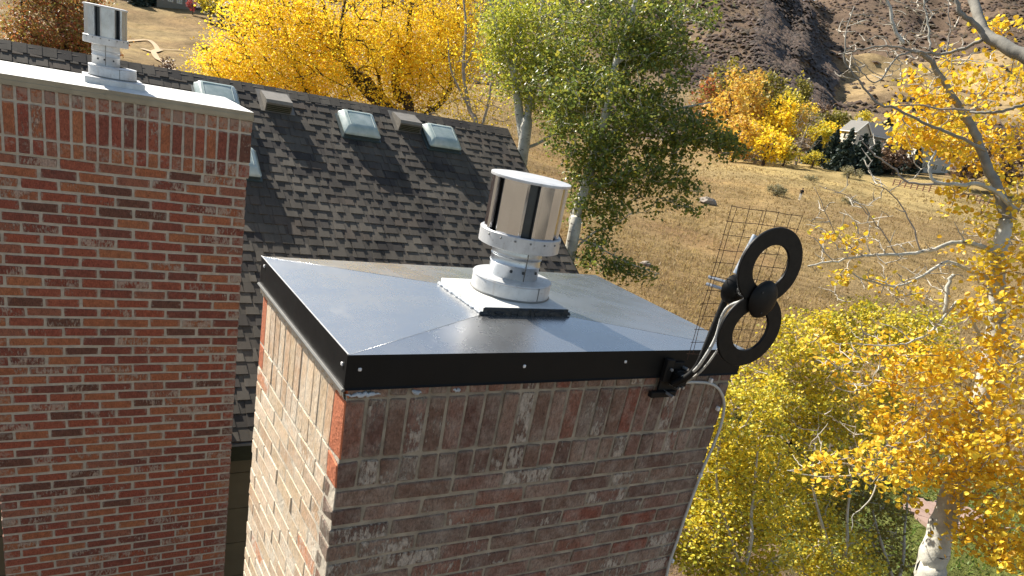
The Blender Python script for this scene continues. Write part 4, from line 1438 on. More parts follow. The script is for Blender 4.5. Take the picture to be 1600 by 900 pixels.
def near_aspen():
    D = 6.0
    root_px = (1428, 960)
    b = gz(dep(1395, 1040, 6.4)); P0 = np.array(b)
    trunk = [P0, dep(1420, 980, 6.1), dep(1452, 890, D), dep(1470, 830, D), dep(1490, 770, D), dep(1508, 700, D), dep(1530, 635, D), dep(1546, 575, D), dep(1555, 510, D), dep(1557, 455, D),
             dep(1560, 405, D), dep(1572, 345, D)]
    rng = np.random.default_rng(51)
    root = empty('aspen_tree', b, 'white barked aspen with large yellow leaves, its trunk leaning along the right edge', 'tree')
    sk = []
    Q = smooth_path(trunk, 5)
    rad = np.interp(np.linspace(0, 1, len(Q)), [0, .45, .7, .9, 1], [.125, .088, .070, .058, .055])
    # slight bulges where limbs leave
    rad = rad * (1 + .08 * np.sin(np.arange(len(Q)) * 1.7))
    MB().tube(Q, rad, 14).build('trunk', MAT['bark_white'], root, True)
    sk.extend(Q[18:])
    limbs = [
        ('bark_grey', [(1572, 345, D), (1562, 300), (1543, 262), (1522, 205), (1497, 165), (1470, 118), (1446, 88), (1425, 78)], .045, .014),
        ('bark_grey', [(1640, 110, 5.2), (1600, 88, 5.3), (1566, 70, 5.4), (1540, 52, 5.5), (1525, 15, 5.6), (1512, -25, 5.7)], .048, .034),
        ('bark_grey', [(1566, 70, 5.4), (1545, 62, 5.5), (1520, 35, 5.5), (1500, 20, 5.5), (1490, -10, 5.5)], .024, .014),
        ('bark_white', [(1562, 400), (1530, 385), (1495, 378), (1450, 392), (1400, 398), (1350, 400), (1300, 408), (1262, 416)], .024, .006),
        ('bark_white', [(1557, 440), (1520, 425), (1480, 410), (1440, 432), (1400, 447), (1350, 436), (1322, 420)], .018, .005),
        ('bark_white', [(1590, 330, 5.9), (1545, 292, 5.9), (1500, 288, 5.8), (1462, 284, 5.8), (1452, 262, 5.8), (1462, 235, 5.8)], .020, .007),
        ('twig', [(1470, 288, 5.8), (1420, 285, 5.8), (1395, 262, 5.8), (1362, 240, 5.8), (1340, 210, 5.8)], .010, .004),
        ('bark_white', [(1545, 560), (1520, 500), (1500, 470), (1478, 492), (1452, 520), (1420, 535), (1385, 540), (1340, 538)], .016, .005),
        ('bark_white', [(1478, 492), (1480, 450), (1490, 430)], .020, .016),
        ('bark_white', [(1500, 745), (1450, 735), (1405, 742), (1360, 734), (1300, 722), (1262, 730), (1235, 735)], .011, .004),
        ('bark_white', [(1520, 690), (1450, 712), (1400, 738), (1340, 742), (1280, 745), (1230, 735)], .012, .004),
        ('twig', [(1525, 172, 5.7), (1480, 170, 5.7), (1435, 165, 5.7), (1405, 165, 5.7)], .009, .004),
        ('bark_grey', [(1620, 155, 5.5), (1580, 170, 5.5), (1545, 176, 5.6), (1515, 175, 5.7)], .012, .010),
        ('bark_grey', [(1535, 62, 5.5), (1508, 75, 5.6), (1470, 84, 5.7), (1430, 80, 5.7), (1385, 72, 5.7), (1340, 78, 5.7), (1310, 85, 5.7)], .014, .004),
        ('bark_grey', [(1540, 235, 5.9), (1495, 212, 5.8), (1450, 195, 5.8), (1405, 172, 5.8), (1370, 160, 5.8), (1345, 130, 5.8), (1320, 95, 5.8), (1322, 50, 5.8), (1335, 10, 5.8)], .013, .004),
        ('bark_white', [(1412, 68, 5.7), (1398, 45, 5.7), (1390, 12, 5.7), (1378, -12, 5.7)], .014, .010),
        ('bark_grey', [(1425, 80, 5.7), (1400, 92, 5.7), (1372, 128, 5.7), (1350, 118, 5.7), (1330, 85, 5.7)], .008, .003),
        ('bark_white', [(1453, 78, 5.7), (1452, 50, 5.7), (1447, 18, 5.7), (1440, -15, 5.7)], .008, .006),
        ('twig', [(1478, 85, 5.7), (1484, 50, 5.7), (1482, 10, 5.7), (1486, -15, 5.7)], .006, .004),
        ('bark_white', [(1600, 560, 5.7), (1580, 545, 5.8), (1562, 500, 5.9)], .022, .020),
        ('twig', [(1440, 395, 6), (1420, 340, 6), (1390, 300, 6), (1360, 285, 6)], .007, .003),
        ('twig', [(1400, 398, 6), (1370, 350, 6), (1330, 310, 6), (1280, 290, 6)], .006, .002),
        ('twig', [(1350, 400, 6), (1310, 370, 6), (1290, 330, 6), (1272, 292, 6)], .005, .002),
        ('bark_white', [(1375, 745, 6), (1360, 780, 6), (1335, 805, 6), (1330, 830, 6)], .007, .003)]
    for m, pts, r0, r1 in limbs:
        P = smooth_path([dep(q[0], q[1], q[2] if len(q) > 2 else D) for q in pts], 5)
        P[1:-1] += rng.normal(0, .004, P[1:-1].shape)
        o = MB().tube(P, np.linspace(r0, r1, len(P)), 8).build('limb', MAT[m], root, True)
        sk.extend(P[::2])
    # leaf clusters
    E = [ell_px(*q, D + dz, n, rd) for (q, dz, n, rd) in (
        ((1545, 105, 50, 30), .3, 12, .5), ((1490, 145, 55, 36), .3, 20, .5), ((1560, 160, 60, 60), .5, 28, .6), ((1456, 172, 44, 28), .1, 22, .35), ((1452, 222, 40, 14), .1, 16, .25), ((1440, 203, 34, 14), 0, 14, .2),
        ((1500, 220, 60, 30), .5, 34, .5), ((1570, 235, 45, 45), .5, 36, .5), ((1590, 40, 24, 34), 0, 10, .3), ((1530, 315, 36, 36), 0, 14, .4), ((1590, 330, 30, 60), .2, 20, .4),
        ((1590, 420, 36, 50), -.3, 24, .35), ((1520, 400, 30, 22), 0, 8, .3), ((1570, 480, 40, 40), -.3, 20, .4), ((1585, 560, 40, 40), -.4, 32, .35), ((1500, 610, 80, 50), -.2, 50, .6),
        ((1430, 560, 70, 40), .1, 34, .5), ((1560, 690, 66, 60), -.5, 74, .5), ((1580, 790, 56, 60), -.5, 66, .5), ((1450, 690, 62, 50), -.1, 38, .5), ((1400, 640, 60, 40), .1, 30, .5),
        ((1430, 760, 16, 30), -.2, 10, .2), ((1540, 840, 40, 30), -.4, 18, .3), ((1590, 870, 36, 30), -.6, 22, .3), ((1330, 560, 60, 40), .3, 20, .5), ((1480, 750, 24, 16), -.3, 9, .2), ((1330, 735, 110, 26), -.3, 22, .2), ((1400, 700, 60, 30), -.3, 14, .2),
        ((1322, 375, 14, 10), 0, 3, .1), ((1325, 435, 18, 10), 0, 3, .1), ((1370, 440, 20, 10), 0, 3, .1), ((1425, 455, 16, 12), 0, 3, .1), ((1290, 365, 4, 4), 0, 1, .05), ((1330, 375, 22, 14), 0, 3, .1))]
    pts, cs = crown_leaves(rng, E, .075, 17)
    tw = MB()
    d = np.min(np.linalg.norm(cs[:, None] - np.array(sk)[None, ::2], axis=2), axis=1)
    connect(rng, tw, cs[np.argsort(d)], sk, .0055, .0016, 4, .16, 7)
    # bare grey twigs reaching out over the meadow
    bare = []
    for (px, py, rx, ry, n) in ((1330, 350, 80, 80, 90), (1420, 430, 90, 60, 90), (1370, 60, 85, 80, 110), (1450, 60, 90, 80, 120), (1500, 130, 70, 70, 50), (1300, 440, 40, 30, 12), (1480, 480, 50, 50, 30), (1400, 230, 60, 60, 22), (1550, 350, 50, 60, 24), (1350, 560, 100, 70, 60), (1430, 700, 110, 80, 70), (1290, 690, 70, 60, 30)):
        bare.append(ellips(rng, dep(px, py, 6.0), (rx * 6 / F_PX, .35, ry * 6 / F_PX), n))
    bare = np.concatenate(bare)
    d = np.min(np.linalg.norm(bare[:, None] - np.array(sk)[None, ::2], axis=2), axis=1)
    bt = MB()
    connect(rng, bt, bare[np.argsort(d)], sk, .0056, .0018, 4, .11, 8)
    o = bt.build('bare_twigs', MAT['twig_pale'], root); o.name = 'bare_twig_work'; tag(o, kind='stuff')
    o = tw.build('twigs', MAT['twig'], root); o.name = 'twig_work'; tag(o, kind='stuff')
    # nearest 300 leaves as single parts, the rest joined
    vis = []
    for i, q in enumerate(pts):
        x, y, z = project(q)
        if 0 < x < 1600 and 0 < y < 900: vis.append((z, i))
    vis.sort()
    solo = [i for _, i in vis[:300]]
    mask = np.ones(len(pts), bool); mask[solo] = False
    lf = leaf_mesh('leaves', pts[mask], .040, rng, MAT['leaf_aspen'], 'round')
    o = link('leaves', lf, root); o.name = 'crown'; tag(o, kind='stuff')
    var = [leaf_mesh('leaf', np.zeros((1, 3)), .042, rng, MAT['leaf_aspen'], 'round') for _ in range(8)]
    for i in solo:
        o = link('leaf', var[i % 8], root)
        put(o, pts[i], tuple(rng.uniform(0, 6.28, 3)))


near_aspen()


def young_aspens():
    # dense yellow-green crowns below the meadow edge, right of the near chimney
    specs = [
        ('dense yellow-green aspen crown pressing against the right corner of the near chimney', 8.6, (1150, 960), 61,
         (((1150, 650, 70, 60), 90), ((1120, 740, 60, 60), 90), ((1170, 760, 90, 80), 130), ((1090, 830, 50, 60), 70), ((1160, 870, 90, 60), 110), ((1180, 600, 50, 34), 40)), 'leaf_lime'),
        ('yellow aspen crown in the middle of the lower right trees, behind the long white boughs', 9.6, (1300, 960), 62,
         (((1270, 540, 90, 50), 96), ((1360, 520, 80, 46), 90), ((1250, 620, 80, 50), 84), ((1340, 640, 90, 60), 76), ((1290, 700, 80, 50), 60), ((1240, 790, 80, 60), 90), ((1300, 870, 90, 50), 90), ((1440, 530, 60, 50), 60)), 'leaf_lime'),
        ('olive green aspen crown with darker leaves left of the leaning white trunk', 10.6, (1390, 980), 63,
         (((1350, 800, 70, 50), 50), ((1390, 870, 46, 40), 36), ((1310, 760, 60, 40), 40)), 'leaf_olive')]
    for label, D, bp, seed, el, mt in specs:
        b = gz(dep(bp[0], bp[1], D)); P0 = np.array(b)
        tr = [([P0, dep(bp[0] + 10, bp[1] - 60, D), dep(bp[0] + 24, bp[1] - 160, D), dep(bp[0] + 36, bp[1] - 280, D)], .035, .010),
              ([dep(bp[0] + 10, bp[1] - 60, D), dep(bp[0] - 30, bp[1] - 200, D), dep(bp[0] - 20, bp[1] - 300, D)], .025, .008)]
        E = [ell_px(q[0], q[1], q[2], q[3], D + (k % 3) * .3, int(n * 1.1), .55) for k, (q, n) in enumerate(el)]
        tree('young_aspen', label, 'tree', b, tr, E, MAT[mt], .040, 36, .11, MAT['twig_pale'], seed, 'yellowing aspens below the meadow', twig_r=.009, shape='round')


young_aspens()


# ------------------------------------------------------------------ background plants
_proto = {}


def far_tree(px, py, r, hpx, wpx, mat, label, kind='broad', group='autumn trees along the far edge of the meadow', name='autumn_tree', seed=None, cat='tree', bare=False, dens_=1.0):
    "a tree standing on the ground at distance r, its foot seen near px,py; size in photograph pixels"
    b = ground_pt(px, py, r)
    x_, y_, z_ = project(b)
    m = z_ / F_PX
    H, W = hpx * m, wpx * m
    seed = seed if seed is not None else int(px * 7 + py * 13)
    rng = np.random.default_rng(seed)
    root = empty(name, b, label, cat, group)
    if kind == 'spruce':
        MB().tube([b, b + (0, 0, H * .9)], [W * .05, W * .01], 6).build('trunk', MAT['bark_dark'], root)
        P = []
        nl = 17
        for k in range(nl):
            t = k / (nl - 1)
            rr = W * .5 * (1 - t) ** .85 + W * .02
            z = H * (.06 + .94 * t)
            nb = max(5, int(22 * (1 - t)) + 4)
            for j in range(nb):
                a = rng.uniform(0, 6.28)
                for u in np.linspace(.15, 1, 8):
                    P.append(b + np.array([math.cos(a) * rr * u, math.sin(a) * rr * u, z - rr * u * .35]) + rng.normal(0, W * .018, 3))
        P = np.array(P)
        me = leaf_mesh('crown', P, W * .13, rng, mat)
    else:
        n = max(8, int(26 * dens_))
        MB().tube(bend(rng, b, b + np.array([0, 0, H * .6]), 5, .05), np.linspace(W * .045, W * .015, 5), 6).build('trunk', MAT['bark_dark'] if not bare else MAT['twig'], root)
        cs = ellips(rng, b + np.array([0, 0, H * .55]), (W * .42, W * .42, H * .40), n)
        if kind == 'bush': cs = ellips(rng, b + np.array([0, 0, H * .42]), (W * .42, W * .42, H * .38), n)
        bb = MB()
        connect(rng, bb, cs, dens([b + np.array([0, 0, H * .1]), b + np.array([0, 0, H * .6])], 6), W * .012, W * .004, 3, .12, 4)
        o = bb.build('branches', MAT['twig'] if bare else MAT['bark_dark'], root); o.name = 'branch_work'; tag(o, kind='stuff')
        per = int((6 if bare else 42) * dens_)
        P = np.concatenate([c + rng.normal(0, min(W, H) * .085, (per, 3)) for c in cs])
        if bare:
            tw = MB()
            for c in cs:
                for _ in range(5):
                    tw.tube(bend(rng, c, c + rng.normal(0, W * .12, 3) + np.array([0, 0, H * .06]), 4, .1), [W * .005, W * .004, W * .003, W * .002], 3, False)
            o = tw.build('twigs', MAT['twig'], root); o.name = 'twig_work'; tag(o, kind='stuff')
        me = leaf_mesh('crown', P, min(W, H) * (.085 if not bare else .05), rng, mat)
    o = link('crown', me, root); tag(o, kind='stuff')
    return root


def background_trees():
    L = MAT
    A = 'autumn trees along the far edge of the meadow'
    # px, py(foot), distance, height px, width px
    rows = [
        (1135, 240, 240, 100, 70, 'leaf_gold', 'tall golden tree between the tall orange tree and the round one'),
        (1210, 225, 245, 80, 60, 'leaf_lime', 'yellow-green tree in the middle of the band, behind the yellow tree'),
        (1248, 205, 275, 60, 50, 'leaf_gold', 'golden tree just below the small white gable'),
        (1272, 235, 225, 52, 50, 'leaf_lime', 'yellow-green tree immediately left of the first spruce'),
        (1160, 225, 262, 104, 60, 'leaf_orange', 'pale orange tree at the back of the band under the dark hill'),
        (1100, 250, 230, 140, 70, 'leaf_olive', 'olive tree standing between the green aspen and the tall orange tree'),
        (1168, 210, 262, 96, 60, 'leaf_brown', 'brown tree rising behind the round orange gold tree'),
        (1190, 196, 275, 60, 50, 'leaf_spruce', 'dark green treetop between the orange and olive trees'),
        (1225, 225, 235, 70, 60, 'leaf_orange', 'amber tree right of the yellow tree, mid height in the band'),
        (1255, 225, 250, 56, 50, 'leaf_olive', 'olive shrub-like tree behind the bare grey tree'),
        (1290, 185, 300, 34, 44, 'leaf_olive', 'distant olive tree just left of the small pale house'),
        (1165, 250, 196, 64, 60, 'leaf_gold', 'deep yellow tree between the two broad low trees'),
        (1118, 246, 205, 130, 74, 'leaf_orange', 'tall orange tree at the meadow edge, just right of the green aspen'),
        (1150, 242, 225, 120, 66, 'leaf_orange', 'round orange gold tree, second in the far band'),
        (1085, 244, 215, 110, 70, 'leaf_rust', 'brownish orange tree half hidden by the green aspen'),
        (1180, 236, 240, 112, 70, 'leaf_olive', 'olive green tree behind the orange ones'),
        (1205, 240, 222, 84, 62, 'leaf_gold', 'yellow tree in front of the olive one'),
        (1232, 206, 262, 92, 58, 'leaf_olive', 'pale olive tree below the small white gable'),
        (1212, 176, 290, 62, 46, 'leaf_olive', 'tall light olive tree at the foot of the dark hill'),
        (1240, 172, 300, 46, 40, 'leaf_orange', 'small amber tree at the foot of the dark hill'),
        (1256, 168, 305, 34, 36, 'leaf_gold', 'bright yellow treetop beside the small white gable'),
        (1272, 200, 280, 60, 44, 'leaf_brown', 'russet brown tree between the small white gable and the grey house'),
        (1300, 212, 262, 56, 56, 'leaf_olive', 'yellow-green tree left of the grey house'),
        (1318, 218, 248, 40, 44, 'leaf_gold', 'low golden tree against the left end of the grey house'),
        (1355, 172, 330, 36, 36, 'leaf_lime', 'round yellow-green treetop above the grey house roof'),
        (1284, 222, 240, 42, 50, 'leaf_gold', 'golden bushy tree above the spruces'),
        (1140, 262, 188, 70, 80, 'leaf_orange', 'broad low orange tree at the front of the band'),
        (1190, 262, 186, 60, 70, 'leaf_gold', 'broad low gold tree at the front of the band'),
        (1222, 262, 190, 44, 44, 'leaf_lime', 'bright yellow bush-like tree where the meadow begins'),
        (1268, 262, 196, 26, 50, 'leaf_lime', 'low yellow bush left of the spruces'),
        (1395, 270, 205, 60, 60, 'leaf_brown', 'brown leafless thicket right of the spruces'),
        (1500, 290, 190, 90, 90, 'leaf_brown', 'brown shrubby tree behind the leaning aspen at the right'),
        (1560, 300, 190, 100, 80, 'leaf_brown', 'reddish brown tree farthest right in the far band'),
        (1450, 200, 300, 50, 60, 'leaf_brown', 'dark brown trees above the pale house'),
    ]
    for px, py, r, h, w, m, lab in rows:
        far_tree(px, py, r, h, w, L[m], lab, name='autumn_tree')
    far_tree(1245, 252, 200, 92, 54, L['leaf_brown'], 'bare grey tree standing before the small white gable', bare=True, name='bare_tree')
    far_tree(1178, 258, 190, 30, 70, L['leaf_brown'], 'grey leafless thicket low at the front of the band', kind='bush', bare=True, name='bare_shrub', cat='shrub')
    sp = [(1266, 262, 206, 40, 36, 'small dark spruce at the left end of the row, beside the low yellow bush'),
          (1290, 262, 205, 54, 44, 'second dark spruce from the left in the row before the grey house'), (1312, 264, 200, 60, 48, 'third dark spruce from the left, below the pale gable of the grey house'),
          (1336, 262, 206, 52, 46, 'fourth dark spruce from the left, below the grey house windows'), (1358, 264, 202, 46, 44, 'fifth dark spruce from the left, below the middle of the grey house'),
          (1378, 266, 208, 48, 42, 'sixth dark spruce from the left, at the right end of the grey house'), (1400, 268, 214, 40, 36, 'small spruce left of the pale house'),
          (1424, 268, 212, 38, 36, 'rightmost small spruce in front of the pale house'), (1388, 196, 290, 46, 40, 'dark spruce rising behind the right end of the grey house')]
    for px, py, r, h, w, lab in sp:
        far_tree(px, py, r, h, w, L['leaf_spruce'], lab, 'spruce', 'dark spruces in front of the far houses', 'spruce_tree')
    # left side, beyond the roof ridge
    G2 = 'bushes and trees beyond the roof ridge'
    for px, py, r, h, w, m, lab, k in (
            (212, 118, 60, 124, 46, 'leaf_gold', 'bright yellow bush beyond the ridge beside the pale vent', 'bush'),
            (262, 122, 64, 136, 56, 'leaf_brown', 'pinkish brown bush beyond the roof ridge', 'bush'),
            (302, 126, 60, 112, 50, 'leaf_juniper', 'dark green juniper bush left of the golden tree', 'bush'),
            (240, 128, 58, 112, 44, 'leaf_juniper', 'small dark bush against the ridge, below the brown bush', 'bush')):
        far_tree(px, py, r, h, w, L[m], lab, k, G2, 'bush', cat='bush', dens_=1.6)
    far_tree(322, 66, 140, 20, 18, L['leaf_juniper'], 'lone dark bush in the middle of the left meadow', 'bush', None, 'bush', cat='bush')
    far_tree(301, 27, 222, 30, 19, L['leaf_crimson'], 'small crimson tree beside the dark far house', 'broad', None, 'crimson_tree')
    far_tree(328, 36, 215, 58, 44, L['leaf_lime'], 'lime green tree between the crimson tree and the dark house with windows', 'broad', None, 'lime_tree')
    far_tree(216, 14, 232, 40, 34, L['leaf_spruce'], 'dark spruce left of the far grey facade at the top left', 'spruce', 'dark spruces at the top left', 'spruce_tree')
    far_tree(236, 18, 236, 44, 36, L['leaf_spruce'], 'dark spruce touching the far grey facade at the top left', 'spruce', 'dark spruces at the top left', 'spruce_tree')
    far_tree(388, 52, 205, 40, 30, L['leaf_spruce'], 'dark spruce right of the dark house with windows', 'spruce', None, 'spruce_tree')
    far_tree(378, 50, 170, 14, 30, L['leaf_brown'], 'low brown scrub patch below the dark house with windows', 'bush', None, 'scrub', cat='shrub')
    far_tree(8, 150, 30, 190, 90, L['leaf_spruce'], 'dark evergreen at the left edge behind the rusty tree', 'spruce', None, 'spruce_tree')
    far_tree(-40, 150, 32, 230, 110, L['leaf_spruce'], 'dark evergreen cut by the left edge of the picture', 'spruce', None, 'spruce_tree')
    # sage in the meadow
    S = 'sagebrush clumps in the meadow'
    for px, py, r, h, w, lab in ((1218, 283, 118, 20, 40, 'pale sagebrush clump left of the walker in the meadow'), (1340, 280, 128, 12, 34, 'flat grey sagebrush clump right of the walker'),
                                 (1330, 262, 178, 20, 56, 'pale shrub row at the foot of the spruces'), (1270, 272, 160, 10, 30, 'small sagebrush clump behind the walker')):
        far_tree(px, py, r, h, w, L['sage'], lab, 'bush', S, 'sagebrush', cat='shrub', dens_=1.4)


background_trees()


# ------------------------------------------------------------------ houses far off
def far_house(px, py, r, wpx, hpx, depth, yaw, wall, roof, label, floors=2, cols=3, gable='side', mat_glass='glass', roof_h=.45):
    b = ground_pt(px, py, r)
    x_, y_, z_ = project(b)
    m = z_ / F_PX
    W, H, D = wpx * m, hpx * m, depth
    root = empty('far_house', b, label, 'house')
    a = R(yaw)
    ca, sa = math.cos(a), math.sin(a)
    def T(x, y, z): return (b[0] + x * ca - y * sa, b[1] + x * sa + y * ca, b[2] + z)
    hw, hd = W / 2, D / 2
    rh = H * roof_h
    wallm = MB()
    if gable == 'side':
        V = [T(-hw, -hd, -2), T(hw, -hd, -2), T(hw, hd, -2), T(-hw, hd, -2), T(-hw, -hd, H), T(hw, -hd, H), T(hw, hd, H), T(-hw, hd, H), T(-hw, 0, H + rh), T(hw, 0, H + rh)]
        wallm.add(V, [(0, 1, 5, 4), (1, 2, 6, 9, 5), (2, 3, 7, 6), (3, 0, 4, 8, 7)])
        o_ = .5
        RV = [T(-hw - o_, -hd - o_, H - .2), T(hw + o_, -hd - o_, H - .2), T(hw + o_, 0, H + rh + .15), T(-hw - o_, 0, H + rh + .15), T(hw + o_, hd + o_, H - .2), T(-hw - o_, hd + o_, H - .2)]
    else:
        V = [T(-hw, -hd, -2), T(hw, -hd, -2), T(hw, hd, -2), T(-hw, hd, -2), T(-hw, -hd, H), T(hw, -hd, H), T(hw, hd, H), T(-hw, hd, H), T(0, -hd, H + rh), T(0, hd, H + rh)]
        wallm.add(V, [(0, 1, 5, 8, 4), (1, 2, 6, 5), (2, 3, 7, 9, 6), (3, 0, 4, 7)])
        o_ = .5
        RV = [T(-hw - o_, -hd - o_, H - .2), T(-hw - o_, hd + o_, H - .2), T(0, hd + o_, H + rh + .15), T(0, -hd - o_, H + rh + .15), T(hw + o_, hd + o_, H - .2), T(hw + o_, -hd - o_, H - .2)]
    wallm.build('wall', wall, root)
    RV2 = [(v[0], v[1], v[2] + .25) for v in RV]
    rf = MB().add(RV + RV2, [(0, 1, 2, 3), (3, 2, 4, 5), (7, 6, 9, 8), (8, 9, 11, 10), (0, 6, 7, 1), (5, 4, 10, 11), (0, 3, 9, 6), (3, 5, 11, 9), (1, 7, 8, 2), (2, 8, 10, 4)]).build('roof', roof, root)
    tr = MB()
    for (p, q) in ((RV[0], RV[1]), (RV[3], RV[0]), (RV[5], RV[3])):
        tr.tube([p, q], .18, 4)
    tr.build('roof_trim', MAT['trim_white'] if wall is not MAT['house_dark'] else MAT['house_dark'], rf)
    # windows on the front (-y) and the two sides
    for fl in range(floors):
        zc = H * (fl + .55) / floors
        wh = H / floors * .24
        for c in range(cols):
            x = -hw + W * (c + .5) / cols
            ww = W / cols * .24
            fr = MB()
            y = -hd - .06
            for (xa, xb, za, zb) in ((x - ww - .12, x - ww, zc - wh - .12, zc + wh + .12), (x + ww, x + ww + .12, zc - wh - .12, zc + wh + .12),
                                     (x - ww, x + ww, zc + wh, zc + wh + .12), (x - ww, x + ww, zc - wh - .12, zc - wh), (x - .05, x + .05, zc - wh, zc + wh)):
                V = [T(xx, yy, zz) for xx in (xa, xb) for yy in (y, -hd + .02) for zz in (za, zb)]
                fr.add(V, [(0, 1, 3, 2), (4, 6, 7, 5), (0, 4, 5, 1), (2, 3, 7, 6), (0, 2, 6, 4), (1, 5, 7, 3)])
            f = fr.build('window', MAT['trim_white'], root)
            V = [T(x - ww, -hd - .02, zc - wh), T(x + ww, -hd - .02, zc - wh), T(x + ww, -hd - .02, zc + wh), T(x - ww, -hd - .02, zc + wh)]
            MB().add(V, [(0, 1, 2, 3)]).build('pane', MAT[mat_glass], f)
        for sx in (-1, 1):
            for yy in (-hd * .45, hd * .45):
                V = [T(sx * (hw + .03), yy - .6, zc - wh), T(sx * (hw + .03), yy + .6, zc - wh), T(sx * (hw + .03), yy + .6, zc + wh), T(sx * (hw + .03), yy - .6, zc + wh)]
                V2 = [T(sx * (hw - .05), yy - .6, zc - wh), T(sx * (hw - .05), yy + .6, zc - wh), T(sx * (hw - .05), yy + .6, zc + wh), T(sx * (hw - .05), yy - .6, zc + wh)]
                MB().add(V + V2, [(0, 1, 2, 3), (0, 4, 5, 1), (2, 6, 7, 3)]).build('window', MAT['glass'], root)
    ch = T(hw * .4, hd * .3, H)
    MB().box(ch[0] - .5, ch[0] + .5, ch[1] - .5, ch[1] + .5, ch[2], ch[2] + rh + 1.2).build('chimney', wall, rf)
    return root


far_house(1362, 222, 248, 44, 27, 11, -30, MAT['house_grey'], MAT['house_roof'], 'grey far house with long roof and dark windows behind the spruces', 1, 3, roof_h=.6)
far_house(1332, 222, 240, 20, 33, 10, -30, MAT['house_pale'], MAT['house_roof_pale'], 'grey gabled wing with a pale face, left of the long grey house', 2, 1, 'front')
far_house(1318, 190, 300, 20, 16, 9, -35, MAT['house_pale'], MAT['house_roof_pale'], 'small pale far house with flat light roof above and left of the grey house', 1, 1)
far_house(1234, 178, 292, 14, 16, 9, -40, MAT['trim_white'], MAT['house_roof_pale'], 'small white gabled far house among the olive trees', 1, 1, 'front', roof_h=.7)
far_house(1436, 262, 222, 58, 32, 10, -32, MAT['house_pale'], MAT['house_roof_pale'], 'pale cream far house half hidden by the yellow aspen leaves', 2, 4)
far_house(361, 42, 212, 36, 24, 9, -4, MAT['house_dark'], MAT['house_roof'], 'dark far house with pale windows left of the golden tree', 2, 3, 'front', 'glass_pale', .4)
far_house(272, 22, 238, 50, 40, 10, -6, MAT['house_grey'], MAT['house_roof'], 'long grey far house at the top edge above the left meadow', 2, 4, mat_glass='glass_pale')


# ------------------------------------------------------------------ fences, path, rocks, walker
def rail_fence(pts, n_between, h, rails, label, mat, r=.06):
    root = empty('rail_fence', pts[0], label, 'fence')
    for a, b in zip(pts[:-1], pts[1:]):
        a, b = np.array(a), np.array(b)
        prev = None
        for i in range(n_between + 1):
            p = a + (b - a) * i / n_between
            p[2] = terrain(p[0], p[1])
            MB().cbox((p[0], p[1], p[2] + h / 2), (r, r, h / 2 + .05), r * .3).build('post', mat, root)
            if prev is not None:
                for k in range(rails):
                    z = h * (.3 + .62 * k / max(1, rails - 1))
                    MB().tube([prev + (0, 0, z), p + (0, 0, z)], r * .62, 6).build('rail', mat, root)
            prev = p


rail_fence([ground_pt(1405, 262, 178), ground_pt(1520, 290, 172), ground_pt(1600, 310, 168)], 12, 1.3, 3, 'reddish wooden rail fence along the far edge of the meadow at the right', MAT['wood_red'], .10)
rail_fence([gz(at(1140, 590, 2, -5.9)), gz(at(1250, 660, 2, -5.9)), gz(at(1400, 700, 2, -5.9))], 5, 1.2, 2, 'old grey wooden rail fence glimpsed below the antenna through yellow leaves', MAT['wood'], .07)


def dirt_path():
    def strip(pts, w, nm):
        P = smooth_path([ground_pt(*q) for q in pts], 8)
        T = np.gradient(P, axis=0); T /= np.linalg.norm(T[:, :2], axis=1)[:, None]
        N = np.stack([-T[:, 1], T[:, 0], np.zeros(len(T))], 1)
        V = []
        for p, n in zip(P, N):
            for s_ in (-1, 1):
                q = p + n * w * s_ * .5
                V.append((q[0], q[1], float(terrain(q[0], q[1])) + .22))
        F = [(2 * i, 2 * i + 1, 2 * i + 3, 2 * i + 2) for i in range(len(P) - 1)]
        return V, F
    mb = MB()
    for pts, w in (([(180, 60, 150), (205, 50, 158), (232, 42, 165), (246, 50, 150), (240, 60, 140), (255, 74, 118), (280, 90, 100)], .8),
                   ([(246, 50, 150), (262, 52, 150), (290, 52, 152)], .7), ([(222, 55, 146), (240, 60, 140), (252, 52, 148)], .8)):
        mb.add(*strip(pts, w, ''))
    o = mb.build('path', MAT['path']); tag(o, kind='structure')


dirt_path()


def flagstones():
    rng = np.random.default_rng(9)
    root = empty('stone_path', gz(at(1490, 830, 2, -7)), 'pink flagstone garden path behind the leaning white trunk', 'path')
    for i in range(18):
        c = at(1430 + rng.random() * 95, 790 + rng.random() * 40, 2, -6.95)
        z = float(terrain(c[0], c[1]))
        n = 7
        a = np.sort(rng.uniform(0, 6.28, n)); rr = rng.uniform(.25, .42, n)
        V = [(c[0] + q * math.cos(t), c[1] + q * math.sin(t), z + .06 + .012 * (i % 4)) for q, t in zip(rr, a)]
        V2 = [(v[0], v[1], z - .05) for v in V]
        F = [tuple(range(n))] + [(k, k + n, (k + 1) % n + n, (k + 1) % n) for k in range(n)]
        MB().add(V + V2, F, rng.random()).build('flagstone', MAT['flagstone'], root)


flagstones()


def rocks():
    rng = np.random.default_rng(14)
    for (px, py, r, s, lab) in ((1112, 296, 92, 1.1, 'small grey boulder in the meadow right of the green aspen'), (1016, 386, 46, .35, 'low stone in the grass above the black chimney cap')):
        b = ground_pt(px, py, r)
        import bmesh
        bm = bmesh.new()
        bmesh.ops.create_icosphere(bm, subdivisions=2, radius=s)
        for v in bm.verts:
            v.co *= 1 + rng.normal(0, .10); v.co.z *= .55
        me = bpy.data.meshes.new('boulder'); bm.to_mesh(me); bm.free()
        me.materials.append(MAT['rock'])
        o = bpy.data.objects.new('boulder', me); COL.objects.link(o)
        o.location = (b[0], b[1], b[2] + s * .2)
        tag(o, lab, 'rock')


rocks()


